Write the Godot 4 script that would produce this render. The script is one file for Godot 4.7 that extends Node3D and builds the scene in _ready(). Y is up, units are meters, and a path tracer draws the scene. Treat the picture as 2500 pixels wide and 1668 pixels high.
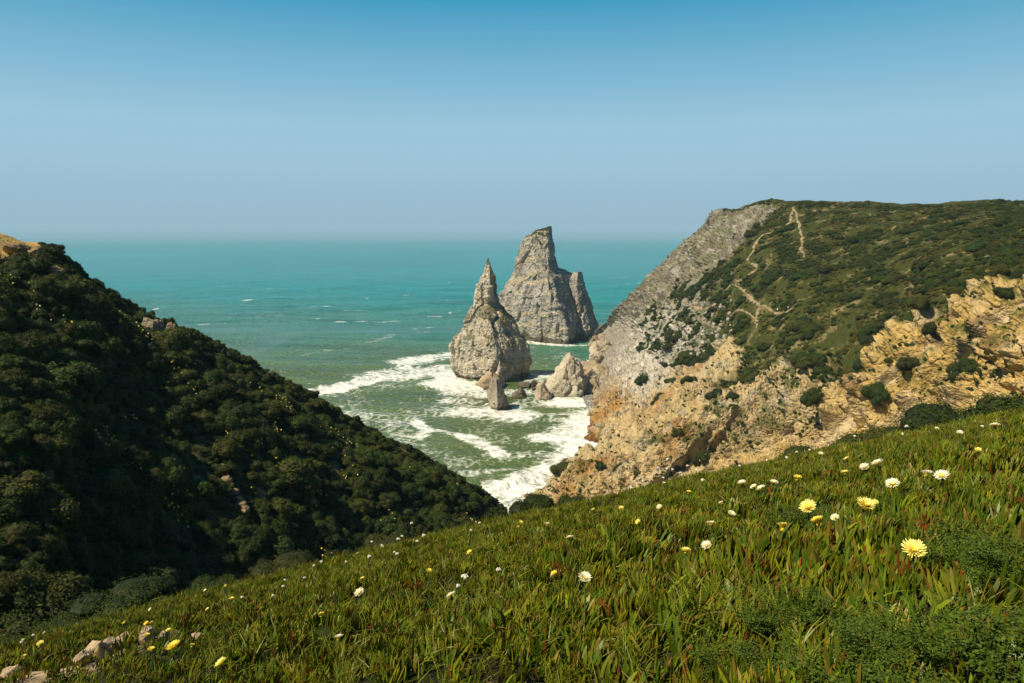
extends Node3D
# A cove on a wild coast: two sea stacks, a rocky headland, a scrub hillside and a flowering slope in front.
# World: y up, metres, sea level at y = 0, the camera stands at 85 m and looks along -z.

var rng := RandomNumberGenerator.new()
var used := {}
var M := {}
var n_fbm := FastNoiseLite.new()
var n_ridge := FastNoiseLite.new()
var n_cell := FastNoiseLite.new()
var n_soft := FastNoiseLite.new()
var n_crack := FastNoiseLite.new()
var shrub_meshes := []
var fine_shrub_meshes := []
var head := {}
var hill := {}

const FLOWERS := [[1.33,-2.3,0.085,0],[1.37,-3.52,0.087,0],[1.34,-3.16,0.083,0],[1.63,-3.71,0.087,0],[1.62,-3.22,0.091,0],[2.51,-4.84,0.095,1],[2.47,-4.05,0.082,1],[2.34,-3.98,0.072,1],
	[1.97,-3.64,0.073,1],[2.23,-6.27,0.092,1],[2.23,-6.0,0.072,1],[1.88,-5.75,0.076,1],[1.94,-5.64,0.06,1],[2.08,-5.14,0.07,0],[2.43,-5.15,0.06,0],[2.99,-5.98,0.091,1],
	[4.54,-6.7,0.119,1],[3.04,-6.98,0.057,1],[3.75,-7.92,0.076,0],[4.12,-6.55,0.066,1],[1.14,-4.0,0.059,1],[0.88,-3.13,0.053,1],[0.35,-4.23,0.056,1],[0.28,-2.66,0.058,1],
	[-0.32,-3.63,0.061,1],[-0.94,-4.27,0.073,1],[0.33,-6.56,0.064,1],[-0.39,-6.5,0.068,0],[0.84,-7.22,0.051,0],[-0.55,-4.58,0.043,0],[-1.32,-6.11,0.05,0],
	[0.21,-3.38,0.041,0],[0.74,-2.96,0.044,0],[-1.92,-3.88,0.1,0],[-1.43,-3.35,0.07,0],[-2.37,-4.43,0.047,0],[-2.7,-5.37,0.044,0],[-2.94,-5.59,0.042,0],[-4.44,-6.42,0.073,0],
	[-4.46,-6.21,0.066,0],[1.66,-3.59,0.04,1],[-0.74,-2.92,0.042,1],[1.93,-3.74,0.024,0],[1.57,-5.25,0.035,1],[3.09,-4.7,0.035,0],[3.75,-9.14,0.061,0],[1.12,-5.32,0.035,1],
	[-1.0,-3.6,0.023,0],[6.94,-11.64,0.074,1]]
const THRIFT := [[-1.71,-11.92,0.41,0.05],[-2.77,-13.69,0.31,0.05],[-1.18,-9.47,0.28,0.05],[-1.19,-7.22,0.28,0.036],[-0.92,-6.74,0.28,0.03],[-1.27,-6.88,0.28,0.026],
	[-1.11,-6.45,0.28,0.024],[-1.37,-8.75,0.28,0.033],[-1.16,-5.68,0.28,0.032],[-0.92,-5.45,0.28,0.027],[-0.22,-3.5,0.28,0.035],[-0.27,-3.4,0.28,0.022],
	[-0.07,-3.02,0.28,0.022],[-2.4,-8.81,0.28,0.039],[-2.07,-7.19,0.28,0.027],[-0.4,-8.63,0.28,0.032],[-0.4,-7.1,0.28,0.027],[-1.4,-5.77,0.28,0.022],[-1.86,-6.23,0.28,0.024],
	[-1.93,-5.89,0.28,0.022],[-1.83,-5.22,0.28,0.023],[-1.59,-4.85,0.28,0.022],[-1.92,-4.88,0.28,0.022],[-3.76,-5.35,0.28,0.022],[-3.88,-5.44,0.28,0.022],
	[-3.93,-5.44,0.28,0.022],[2.56,-11.67,0.41,0.05],[2.57,-12.34,0.38,0.05],[2.98,-13.97,0.29,0.05],[2.95,-12.92,0.35,0.05],[2.62,-13.06,0.35,0.05],[2.58,-13.39,0.33,0.05],
	[2.11,-11.26,0.28,0.05],[2.36,-13.14,0.34,0.05],[2.41,-13.9,0.3,0.05],[2.29,-10.33,0.48,0.045],[3.03,-12.77,0.28,0.05],[1.68,-9.85,0.28,0.043],[1.7,-6.25,0.28,0.035],
	[3.24,-13.12,0.33,0.049],[2.97,-11.33,0.28,0.042],[3.0,-7.74,0.28,0.033],[3.02,-7.55,0.28,0.028],[5.89,-11.82,0.35,0.043],[6.28,-13.06,0.28,0.048],[4.6,-8.31,0.28,0.041],
	[3.97,-5.99,0.28,0.026],[2.71,-7.58,0.28,0.028],[3.67,-8.72,0.28,0.032],[3.01,-9.32,0.28,0.034]]
const ROCKS_FG := [[-3.34,-5.91,0.23],[-3.02,-5.64,0.13],[-2.89,-5.65,0.09],[-3.33,-5.47,0.19],[-3.32,-5.64,0.13],[-2.43,-5.25,0.1],[-2.44,-5.13,0.06],[-3.85,-5.18,0.13],
	[-3.33,-5.25,0.11]]
const RED := [[-2.92,-6.07,0.13],[1.49,-3.04,0.06],[1.58,-3.16,0.04],[1.48,-3.32,0.04],[1.39,-2.99,0.04],[1.4,-2.43,0.04],[0.96,-2.79,0.03],[0.27,-3.76,0.03],[-0.66,-4.85,0.03]]
const HERBS := [[0.87,-2.04],[0.88,-1.9],[0.76,-2.04],[0.73,-1.83],[0.88,-1.78],[0.97,-1.86],[0.92,-1.64],[0.66,-1.96],[0.56,-1.84],[1.02,-1.73],[0.95,-1.52],[0.75,-1.66],[0.63,-1.72],
	[0.91,-1.39],[0.8,-1.52],[1.49,-2.21],[1.59,-2.26],[1.62,-2.53],[1.51,-2.47],[1.46,-2.02],[1.36,-2.0],[1.88,-4.35],[1.81,-4.01],[1.72,-4.22],[1.75,-3.72],[1.61,-4.2],
	[1.15,-1.58],[1.02,-1.38],[0.81,-1.37],[0.68,-1.45]]
const FOAM := [[-122.5,-376.7,-99.8,-396.3,4.0,1.2],[-99.8,-396.3,-78.2,-438.0,5.0,1.3],[-76.0,-440.8,-38.8,-458.3,15.0,0.8],[-72.6,-490.7,-45.3,-518.2,9.0,0.8],
	[-44.2,-416.8,-28.2,-404.5,8.0,0.9],[-27.4,-392.9,-15.3,-387.4,8.0,0.8],[-109.7,-379.9,-67.9,-406.9,9.0,0.3],[-20.1,-347.9,3.1,-343.5,8.0,0.9],
	[-30.5,-371.6,-14.3,-361.8,6.0,0.6],[1.2,-392.9,22.7,-392.9,6.0,0.7],[11.4,-416.8,22.8,-443.6,6.0,0.6],[25.7,-366.6,43.5,-366.6,7.0,0.9],
	[42.4,-347.9,28.9,-304.8,9.0,0.9],[31.8,-315.5,32.1,-282.4,10.0,1.0],[25.6,-268.2,35.7,-276.6,10.0,1.1],[14.8,-252.9,3.5,-226.8,9.0,1.1],
	[7.9,-230.8,-10.1,-215.6,12.0,1.2],[-9.9,-212.1,10.9,-234.9,10.0,1.2],[-12.2,-230.8,2.3,-245.9,4.0,0.7],[2.3,-245.9,15.3,-260.4,4.0,0.9],
	[-43.9,-327.0,-36.3,-311.9,2.5,0.9],[-36.3,-311.9,-39.0,-302.8,2.0,0.7],[-35.7,-315.5,-21.3,-302.8,2.0,0.8],[-21.3,-302.8,-7.9,-286.6,2.8,0.8],
	[-7.9,-286.6,-6.0,-276.6,3.0,0.7],[12.0,-301.4,19.6,-304.8,4.5,0.8],[-2.5,-273.7,9.4,-276.6,4.0,0.5],[-18.0,-252.9,0.8,-260.4,2.5,0.6],
	[-62.9,-327.0,-37.1,-347.9,10.0,0.3],[-89.0,-343.5,-56.2,-335.0,12.0,0.4],[-64.4,-304.8,-41.1,-298.1,8.0,0.3],[-30.1,-279.5,-19.0,-268.2,6.0,0.3],
	[10.5,-583.2,42.4,-564.3,4.0,0.8],[42.1,-559.8,66.5,-566.6,3.0,0.6],[56.3,-490.7,63.4,-466.0,5.0,0.9],[35.9,-518.2,48.0,-482.2,4.0,0.3],[16.3,-490.7,44.4,-474.0,5.0,0.2],
	[-5.2,-571.2,18.2,-548.8,4.0,0.3],[-256.2,-600.7,-187.1,-656.9,2.5,0.7],[-224.8,-608.5,-201.5,-627.6,2.0,0.5],[-115.1,-571.2,-102.7,-622.0,4.0,0.3],
	[-102.7,-622.0,-75.4,-644.8,4.0,0.3],[-150.0,-524.0,-123.9,-548.8,3.0,0.3],[-70.1,-474.0,-52.7,-499.6,6.0,0.6],[-34.1,-416.8,-13.5,-404.5,6.0,0.9],
	[-41.6,-443.6,-34.1,-416.8,6.0,1.0],[1.1,-357.0,19.5,-376.7,6.0,0.5],[-13.3,-335.0,5.1,-335.0,5.0,0.5],[19.4,-335.0,36.2,-339.2,6.0,0.5],
	[-67.6,-352.4,-14.0,-304.8,26.0,0.2],[-51.3,-304.8,-4.0,-257.8,24.0,0.2],[-4.9,-319.2,18.0,-279.5,18.0,0.1],[-99.0,-392.9,-69.4,-361.8,14.0,0.2],
	[-29.9,-429.8,22.2,-490.7,14.0,0.2],[18.2,-548.8,51.8,-490.7,16.0,0.2]]
const FAR := [[-198.8,-821.4,-173.3,-840.9],[-76.8,-802.7,-52.8,-826.1],[-268.7,-767.9,-243.0,-789.3],[-363.6,-960.3,-333.7,-973.4],[-158.7,-1044.9,-135.8,-1060.4],
	[-247.3,-871.9,-218.7,-882.7],[-93.7,-763.7,-75.8,-767.9],[-303.8,-699.3,-278.5,-709.9],[193.3,-1446.6,248.6,-1523.4],[203.2,-1290.3,263.3,-1364.0],
	[-213.6,-735.8,-193.6,-743.6],[-426.9,-845.9,-406.4,-856.1],[-535.4,-960.3,-513.6,-973.4],[-135.3,-717.1,-111.2,-728.2],[151.7,-960.3,189.2,-1007.9],
	[-96.5,-656.9,-77.0,-675.8],[-220.6,-986.9,-198.4,-993.8],[-414.5,-1256.3,-395.5,-1267.4],[-100.2,-960.3,-77.8,-966.8],[-128.8,-1314.0,-106.4,-1326.2],
	[-176.5,-709.9,-149.7,-724.5]]
const FAR_STACK := [[92.2,28.8,31.6,32.9,1.0],[88.4,18.4,29.5,33.3,1.0],[83.3,10.4,28.8,33.7,1.0],[76.4,5.2,28.9,34.8,1.0],[64.3,2.8,29.0,37.4,1.0],[58.7,1.7,29.0,39.2,1.0],
	[55.2,1.4,28.7,46.5,1.0],[52.4,0.4,28.7,53.6,1.0],[45.1,-4.2,29.1,55.8,1.0],[36.3,-9.5,31.6,58.3,1.0],[29.2,-12.3,35.2,60.9,1.0],[20.4,-14.1,40.6,63.2,1.0],
	[11.5,-15.9,43.5,65.4,1.0],[4.4,-14.2,43.6,65.5,1.0],[-1.7,-12.4,42.9,67.0,1.0],[-6.4,-13.1,43.0,67.8,1.0]]
const TOWER := [[55.3,50.5,54.1,57.6,1.0],[51.7,48.5,53.4,58.7,1.0],[44.7,47.1,53.1,60.2,1.0],[32.2,46.6,54.4,64.0,1.0],[21.5,47.4,57.0,68.1,1.0],[12.6,48.9,58.9,71.8,1.0],
	[3.6,50.5,60.8,74.8,1.0],[-1.9,51.2,60.9,76.3,1.0],[-7.3,51.3,61.0,77.1,1.0]]
const NEAR_STACK := [[71.8,-14.8,-14.3,-13.8,1.0],[67.6,-15.8,-13.8,-12.6,1.0],[63.9,-17.1,-13.3,-11.1,1.0],[60.1,-19.1,-13.3,-9.1,1.0],[55.1,-20.4,-13.4,-8.1,1.1],
	[50.0,-21.2,-13.9,-7.8,0.8],[44.9,-22.0,-14.4,-7.3,0.6],[41.1,-24.6,-14.4,-2.3,0.8],[34.7,-27.7,-12.7,3.0,1.0],[28.3,-30.8,-10.9,4.6,1.0],[23.2,-36.5,-9.4,7.1,1.0],
	[19.3,-37.3,-8.4,8.7,1.0],[14.2,-36.3,-7.4,10.2,1.0],[7.7,-36.6,-6.4,11.8,1.0],[2.4,-36.2,-5.9,11.6,1.0],[-1.5,-32.1,-6.4,9.5,1.0],[-4.6,-30.9,-6.9,8.5,1.0]]
const BOULD := [[-11.5,-402.1,12.0,9.1],[-6.9,-352.4,9.6,13.8],[28.9,-379.9,19.2,19.9],[16.5,-371.6,7.1,9.3],[44.7,-416.8,13.6,12.4],[40.5,-387.4,9.2,9.2],[3.9,-375.7,6.3,5.4],
	[63.2,-487.3,14.5,12.8],[12.3,-406.9,4.8,2.4],[7.9,-404.5,5.8,2.9],[18.6,-409.3,5.4,2.4],[44.6,-366.6,4.4,2.6],[13.3,-397.5,3.8,1.9],[48.2,-429.8,7.7,6.1],
	[66.1,-548.8,13.1,7.8],[56.6,-461.3,11.5,9.9],[60.0,-432.5,11.3,8.7],[39.7,-396.3,6.1,4.2],[34.4,-385.2,4.6,3.0],[65.2,-512.5,9.1,7.3],[45.0,-384.1,6.9,5.9],
	[53.7,-402.1,10.5,9.6],[24.5,-384.1,4.1,2.3]]
const CLIFFB := [[11.56,1.33,3.8],[10.62,1.99,4.3],[13.28,1.36,3.1],[12.68,1.49,2.9],[12.66,1.15,3.5],[10.5,1.63,3.1],[8.18,1.75,3.7],[5.48,1.82,3.4],[5.72,1.61,4.0],[4.58,1.72,4.1],
	[7.08,1.71,3.5],[8.82,1.71,2.7],[8.06,1.91,3.8],[8.74,1.99,4.2],[9.4,2.03,3.8],[10.16,1.91,3.7],[10.5,2.16,3.0],[12.58,1.95,3.0],[12.98,1.7,2.8],[12.16,2.12,2.1],
	[13.64,1.26,2.9],[13.5,1.21,2.1],[7.64,1.14,5.6],[8.48,1.28,2.5],[8.38,1.25,1.9],[10.36,1.05,2.3],[9.8,1.23,1.8],[8.68,1.48,2.2],[9.32,1.61,2.1],[7.16,1.5,2.2],
	[12.34,1.21,3.1],[14.04,1.78,2.5],[13.76,2.1,2.4],[13.24,2.14,2.4],[8.92,1.11,1.6],[7.88,2.12,3.1],[5.84,2.05,4.5],[5.3,2.12,4.4],[4.56,2.42,4.5],[4.14,2.22,5.1]]
const HCTRL := [[[60.4,-14.0,-570.0],[61.5,-14.0,-549.3],[61.9,-14.0,-506.5],[46.8,-14.0,-410.8],[37.0,-14.0,-337.5],[31.5,-14.0,-295.4],[34.1,-14.0,-274.6],[21.4,-14.0,-249.4],
	[5.5,-14.0,-222.8],[10.2,-20.4,-192.0],[28.5,-15.0,-192.0],[48.6,-3.1,-176.0],[59.5,8.8,-156.0],[65.7,20.0,-132.0],[68.8,29.6,-107.0],[71.3,37.0,-88.0],
	[73.8,43.1,-72.0]],[[63.4,0.0,-576.0],[64.5,0.0,-555.3],[64.9,0.0,-512.5],[49.8,0.0,-416.8],[40.0,0.0,-343.5],[34.5,0.0,-301.4],[37.1,0.0,-280.6],[24.4,0.0,-255.4],
	[8.5,0.0,-228.8],[32.2,5.6,-212.0],[50.5,11.0,-212.0],[70.6,22.9,-196.0],[81.5,34.8,-176.0],[87.7,46.0,-152.0],[90.8,55.6,-127.0],[93.3,63.0,-108.0],[95.8,69.1,-92.0]],
	[[66.3,0.8,-590.0],[72.5,6.4,-575.0],[76.8,13.8,-545.0],[72.5,17.3,-455.0],[72.2,19.2,-380.0],[73.0,23.2,-330.0],[79.7,28.4,-306.0],[82.6,41.2,-276.0],[83.6,41.1,-245.0],
	[86.8,44.5,-230.0],[92.9,46.3,-212.0],[98.8,53.3,-190.0],[97.9,62.0,-176.0],[101.0,68.9,-165.0],[103.0,75.3,-150.0],[107.6,78.8,-132.0],[113.8,82.3,-115.0]],
	[[67.1,3.0,-591.4],[75.5,13.0,-577.4],[82.6,24.3,-553.2],[85.8,34.5,-493.4],[91.3,46.7,-440.0],[95.6,55.9,-402.0],[101.6,64.7,-377.5],[107.9,71.9,-354.7],
	[113.6,73.1,-331.4],[118.8,74.3,-311.6],[129.3,74.3,-288.8],[139.1,77.3,-264.4],[144.5,81.7,-247.5],[153.2,85.4,-232.2],[159.6,88.8,-214.8],[170.8,90.9,-193.4],
	[183.3,92.7,-170.2]],[[68.0,3.2,-593.0],[78.8,18.0,-580.0],[88.8,33.6,-562.0],[100.1,51.0,-535.0],[112.0,70.2,-505.0],[120.1,85.0,-480.0],[125.4,97.7,-455.0],
	[135.4,98.8,-440.0],[146.0,101.5,-425.0],[153.4,100.3,-400.0],[168.8,98.4,-372.0],[182.9,97.0,-345.0],[195.1,96.7,-325.0],[209.8,97.0,-305.0],[220.9,97.2,-285.0],
	[239.4,97.8,-260.0],[258.6,97.6,-230.0]],[[82.0,-3.1,-607.0],[92.8,9.8,-594.0],[102.8,23.5,-576.0],[114.1,38.9,-549.0],[126.0,55.8,-519.0],[134.1,68.8,-494.0],
	[139.4,80.0,-469.0],[160.4,96.8,-500.0],[171.0,99.5,-485.0],[178.4,98.3,-460.0],[193.8,96.4,-432.0],[207.9,95.0,-405.0],[220.1,94.7,-385.0],[234.8,95.0,-365.0],
	[245.9,95.2,-345.0],[264.4,95.8,-320.0],[283.6,95.6,-290.0]],[[108.0,-14.0,-643.0],[118.8,-14.0,-630.0],[128.8,-14.0,-612.0],[140.1,-14.0,-585.0],[152.0,-14.0,-555.0],
	[160.1,-14.0,-530.0],[165.4,-14.0,-505.0],[205.4,38.8,-630.0],[216.0,41.5,-615.0],[223.4,40.3,-590.0],[238.8,38.4,-562.0],[252.9,37.0,-535.0],[265.1,36.7,-515.0],
	[279.8,37.0,-495.0],[290.9,37.2,-475.0],[309.4,37.8,-450.0],[328.6,37.6,-420.0]]]
const LR := [[-56.0,112.0,5.0],[-63.0,103.0,-32.0],[-65.0,88.0,-62.0],[-58.4,82.0,-84.0],[-54.3,80.6,-86.0],[-51.2,76.9,-89.0],[-46.6,72.4,-93.0],[-41.9,69.7,-96.0],
	[-34.9,63.9,-100.0],[-26.4,57.4,-104.0],[-18.1,51.4,-107.0],[-11.8,47.3,-109.0],[-6.5,42.9,-110.5],[-1.7,38.3,-112.0],[4.7,30.3,-114.0],[12.3,19.4,-117.0]]
const LB := [[-22.0,74.0,8.0],[-26.0,65.0,-14.0],[-27.5,61.5,-30.0],[-27.3,63.2,-38.0],[-28.2,59.9,-45.0],[-27.7,57.4,-51.0],[-26.2,55.0,-57.0],[-24.5,53.7,-61.0],[-22.3,52.0,-66.0],
	[-18.9,49.2,-74.0],[-14.2,46.7,-82.0],[-9.8,44.7,-89.0],[-5.7,42.4,-95.0],[-0.9,38.8,-99.0],[4.9,32.1,-103.0],[12.1,21.5,-108.0]]

# ------------------------------------------------------------------ helpers
func numbered(called: String) -> String:
	if not used.has(called):
		used[called] = 0
		return called
	used[called] += 1
	return "%s_%03d" % [called, used[called]]

func tag(o: Node, label := "", category := "", group := "", kind := "") -> Node:
	if label: o.set_meta("label", label)
	if category: o.set_meta("category", category)
	if group: o.set_meta("group", group)
	if kind: o.set_meta("kind", kind)
	return o

func put(called: String, mesh: Mesh, mat: Material, parent: Node = self) -> MeshInstance3D:
	var o := MeshInstance3D.new()
	o.mesh = mesh
	if mat: o.material_override = mat
	o.name = numbered(called) if parent == self else called
	parent.add_child(o, true)
	return o

func base(called: String, where: Vector3, turn := 0.0) -> Node3D:
	var o := Node3D.new()
	o.name = numbered(called)
	add_child(o)
	o.position = where
	o.rotation.y = turn
	return o

func mesh_of(v: PackedVector3Array, idx: PackedInt32Array, c := PackedColorArray(), n := PackedVector3Array(), uv := PackedVector2Array()) -> ArrayMesh:
	var a := []
	a.resize(Mesh.ARRAY_MAX)
	a[Mesh.ARRAY_VERTEX] = v
	a[Mesh.ARRAY_INDEX] = idx
	if c.size(): a[Mesh.ARRAY_COLOR] = c
	if n.size(): a[Mesh.ARRAY_NORMAL] = n
	if uv.size(): a[Mesh.ARRAY_TEX_UV] = uv
	var m := ArrayMesh.new()
	m.add_surface_from_arrays(Mesh.PRIMITIVE_TRIANGLES, a)
	return m

func many(called: String, mesh: Mesh, mat: Material, xf: Array, tint: Array, label: String, parent: Node = self) -> MultiMeshInstance3D:
	var mm := MultiMesh.new()
	mm.transform_format = MultiMesh.TRANSFORM_3D
	mm.use_colors = tint.size() > 0
	mm.mesh = mesh
	mm.instance_count = xf.size()
	for i in xf.size():
		mm.set_instance_transform(i, xf[i])
		if tint.size(): mm.set_instance_color(i, tint[i])
	var o := MultiMeshInstance3D.new()
	o.multimesh = mm
	o.material_override = mat
	o.name = numbered(called) if parent == self else called
	parent.add_child(o, true)
	tag(o, label, "", "", "stuff")
	return o

func lin(r: float, g: float, b: float) -> Color:
	return Color(r, g, b).linear_to_srgb()

func ss(a: float, b: float, x: float) -> float:
	var t := clampf((x - a) / (b - a), 0.0, 1.0)
	return t * t * (3.0 - 2.0 * t)

func noise(kind: int, freq: float, oct: int, seed_: int) -> FastNoiseLite:
	var n := FastNoiseLite.new()
	n.noise_type = kind
	n.frequency = freq
	n.fractal_octaves = oct
	n.seed = seed_
	return n

func gray_texture(n: FastNoiseLite, size: int, lo: float, hi: float, power := 1.0) -> ImageTexture:
	var src := n.get_seamless_image(size, size)
	src.convert(Image.FORMAT_L8)
	var d := src.get_data()
	var lut := PackedByteArray()
	lut.resize(256)
	for i in 256: lut[i] = int(clampf(lerpf(lo, hi, pow(i / 255.0, power)), 0.0, 1.0) * 255.0)
	for i in d.size(): d[i] = lut[d[i]]
	return ImageTexture.create_from_image(Image.create_from_data(size, size, false, Image.FORMAT_L8, d))

func normal_texture(n: FastNoiseLite, size: int, strength: float) -> ImageTexture:
	var src := n.get_seamless_image(size, size)
	src.convert(Image.FORMAT_RGBA8)
	src.bump_map_to_normal_map(strength)
	return ImageTexture.create_from_image(src)

func rock_material(albedo: Texture2D, relief: Texture2D, tile: float, depth_cm: float) -> StandardMaterial3D:
	var m := StandardMaterial3D.new()
	m.vertex_color_use_as_albedo = true
	m.albedo_texture = albedo
	m.roughness = 0.92
	m.metallic_specular = 0.25
	m.uv1_triplanar = true
	m.uv1_world_triplanar = true
	m.uv1_scale = Vector3.ONE / tile
	m.heightmap_enabled = true
	m.heightmap_texture = relief
	m.heightmap_scale = depth_cm
	return m

func leaf_material(color: Color, rough := 0.5, back := 0.25) -> StandardMaterial3D:
	var m := StandardMaterial3D.new()
	m.albedo_color = color
	m.vertex_color_use_as_albedo = true
	m.roughness = rough
	m.metallic_specular = 0.28
	m.cull_mode = BaseMaterial3D.CULL_DISABLED
	if back > 0.0:
		m.backlight_enabled = true
		m.backlight = Color(back, back, back)
	return m

# Catmull-Rom through a list of points
func along(pts: Array, t: float) -> Vector3:
	var n := pts.size()
	var i := clampi(int(floorf(t)), 0, n - 2)
	var a: Vector3 = pts[i]
	return a.cubic_interpolate(pts[i + 1], pts[maxi(i - 1, 0)], pts[mini(i + 2, n - 1)], t - i)

# A surface through a grid of control points, pushed out along its own normal by relief(p, n, s, t) and coloured by paint(p, n, s, t).
func loft(ctrl: Array, s0: float, s1: float, ns: int, t0: float, t1: float, nt: int, relief: Callable, paint: Callable) -> Dictionary:
	var w := ns + 1
	var h := nt + 1
	var pos := PackedVector3Array()
	pos.resize(w * h)
	for j in w:
		var s := lerpf(s0, s1, float(j) / ns)
		var column := []
		for row in ctrl: column.append(along(row, s))
		for i in h:
			pos[i * w + j] = along(column, lerpf(t0, t1, float(i) / nt))
	var nrm := grid_normals(pos, w, h)
	var out := PackedVector3Array()
	out.resize(w * h)
	for i in h:
		var t := lerpf(t0, t1, float(i) / nt)
		for j in w:
			var k := i * w + j
			out[k] = pos[k] + relief.call(pos[k], nrm[k], lerpf(s0, s1, float(j) / ns), t)
	nrm = grid_normals(out, w, h)
	var col := PackedColorArray()
	col.resize(w * h)
	for i in h:
		var t := lerpf(t0, t1, float(i) / nt)
		for j in w:
			var k := i * w + j
			col[k] = paint.call(out[k], nrm[k], lerpf(s0, s1, float(j) / ns), t)
	return {"pos": out, "nrm": nrm, "w": w, "h": h, "s0": s0, "s1": s1, "t0": t0, "t1": t1, "mesh": mesh_of(out, grid_index(w, h), col, nrm)}

func grid_normals(pos: PackedVector3Array, w: int, h: int, closed := false) -> PackedVector3Array:
	var nrm := PackedVector3Array()
	nrm.resize(w * h)
	for i in h:
		var ia := maxi(i - 1, 0) * w
		var ib := mini(i + 1, h - 1) * w
		for j in w:
			var ja := j - 1
			var jb := j + 1
			if closed:
				ja = w - 2 if j == 0 else ja
				jb = 1 if j == w - 1 else jb
			else:
				ja = maxi(ja, 0)
				jb = mini(jb, w - 1)
			nrm[i * w + j] = (pos[i * w + jb] - pos[i * w + ja]).cross(pos[ib + j] - pos[ia + j]).normalized()
	return nrm

func grid_index(w: int, h: int) -> PackedInt32Array:
	var idx := PackedInt32Array()
	idx.resize((w - 1) * (h - 1) * 6)
	var k := 0
	for i in h - 1:
		for j in w - 1:
			var a := i * w + j
			idx[k] = a; idx[k + 1] = a + w; idx[k + 2] = a + 1
			idx[k + 3] = a + 1; idx[k + 4] = a + w; idx[k + 5] = a + w + 1
			k += 6
	return idx

func on(g: Dictionary, s: float, t: float) -> Vector3:
	var x: float = clampf((s - g.s0) / (g.s1 - g.s0), 0.0, 0.9999) * (g.w - 1)
	var y: float = clampf((t - g.t0) / (g.t1 - g.t0), 0.0, 0.9999) * (g.h - 1)
	var j := int(x)
	var i := int(y)
	var p: PackedVector3Array = g.pos
	var w: int = g.w
	var a := p[i * w + j].lerp(p[i * w + j + 1], x - j)
	var b := p[(i + 1) * w + j].lerp(p[(i + 1) * w + j + 1], x - j)
	return a.lerp(b, y - i)

func normal_on(g: Dictionary, s: float, t: float) -> Vector3:
	var x := clampi(roundi((s - g.s0) / (g.s1 - g.s0) * (g.w - 1)), 0, g.w - 1)
	var y := clampi(roundi((t - g.t0) / (g.t1 - g.t0) * (g.h - 1)), 0, g.h - 1)
	return g.nrm[y * g.w + x]

# The flowering slope in front: falls to the left and forward, bends down beyond twenty metres.
func slope_y(x: float, z: float) -> float:
	var r2 := x * x + z * z
	var r := sqrt(r2)
	var e := maxf(r - 20.0, 0.0)
	return 84.3 + 0.24 * x + 0.33 * z - 0.002 * r2 - 0.01 * e * e + (0.12 * n_soft.get_noise_2d(x * 75.0, z * 75.0) + 0.03 * n_soft.get_noise_2d(x * 210.0, z * 210.0)) * minf(r * 0.35, 1.0)

func upright(p: Vector3, turn: float, size: Vector3, lean := Vector3.UP) -> Transform3D:
	var b := Basis(Vector3.UP, turn).scaled(size)
	if lean != Vector3.UP:
		b = Basis(Quaternion(Vector3.UP, lean.normalized())) * Basis(Vector3.UP, turn) * Basis.from_scale(size)
	else:
		b = Basis(Vector3.UP, turn) * Basis.from_scale(size)
	return Transform3D(b, p)

# ------------------------------------------------------------------ rock shapes
# 1 along thin winding cracks, 0 elsewhere
func crevice(p: Vector3, k: float) -> float:
	return ss(0.62, 0.95, n_crack.get_noise_3dv(p * k))

# A sphere cut by random planes: an angular boulder of half-size 1, with chips and grain.
func boulder_mesh(seed_: int, size: Vector3, cuts: int, rough: float, tone: Color, wet_below := -99.0, rings := 34, faces := []) -> ArrayMesh:
	var r := RandomNumberGenerator.new()
	r.seed = seed_
	var planes := []
	for f in faces: planes.append([Vector3(f[0], f[1], f[2]).normalized(), f[3]])
	for i in (cuts if faces.is_empty() else 0):
		var d := Vector3(r.randfn(), r.randfn() * 0.8, r.randfn()).normalized()
		planes.append([d, r.randf_range(0.6, 0.92)])
	var w := rings * 2 + 1
	var h := rings + 1
	var pos := PackedVector3Array()
	pos.resize(w * h)
	for i in h:
		var la := PI * i / rings
		for j in w:
			var lo := TAU * j / (w - 1)
			if j == w - 1: lo = 0.0
			var d := Vector3(sin(la) * cos(lo), cos(la), sin(la) * sin(lo))
			var q := 1.35
			for pl in planes:
				var k: float = d.dot(pl[0])
				if k > 0.01: q = minf(q, pl[1] / k)
			var s := d * q * size
			var o := Vector3(seed_ * 7.3, 0, seed_ * 3.1)
			var f := 1.6 / maxf(size.x, 0.05)
			var q3 := (s + o) * f
			var g := n_ridge.get_noise_3dv(q3 * 55.0) * 0.5 + n_cell.get_noise_3dv(q3 * 90.0) * 0.4 + n_cell.get_noise_3dv(q3 * 240.0) * 0.2 + n_fbm.get_noise_3dv(q3 * 300.0) * 0.35 - 1.3 * crevice(q3, 48.0)
			pos[i * w + j] = s * (1.0 + rough * g)
	var nrm := grid_normals(pos, w, h, true)
	var col := PackedColorArray()
	col.resize(w * h)
	for k in w * h:
		if nrm[k].dot(pos[k]) < 0.0: nrm[k] = -nrm[k]
		if nrm[k].length() < 0.5: nrm[k] = pos[k].normalized()
		var v := n_fbm.get_noise_3dv((pos[k] / size.x + Vector3(seed_, 0, 0)) * 60.0)
		var c := tone * (1.0 + 0.5 * v)
		if n_ridge.get_noise_3dv((pos[k] / size.x + Vector3(seed_, 3, 0)) * 34.0) > 0.72: c = c * Color(0.5, 0.47, 0.42)
		if pos[k].y < wet_below + 0.8 * v: c = tone * Color(0.34, 0.3, 0.24)
		c.a = 1.0
		col[k] = c
	return mesh_of(pos, grid_index(w, h), col)

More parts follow.
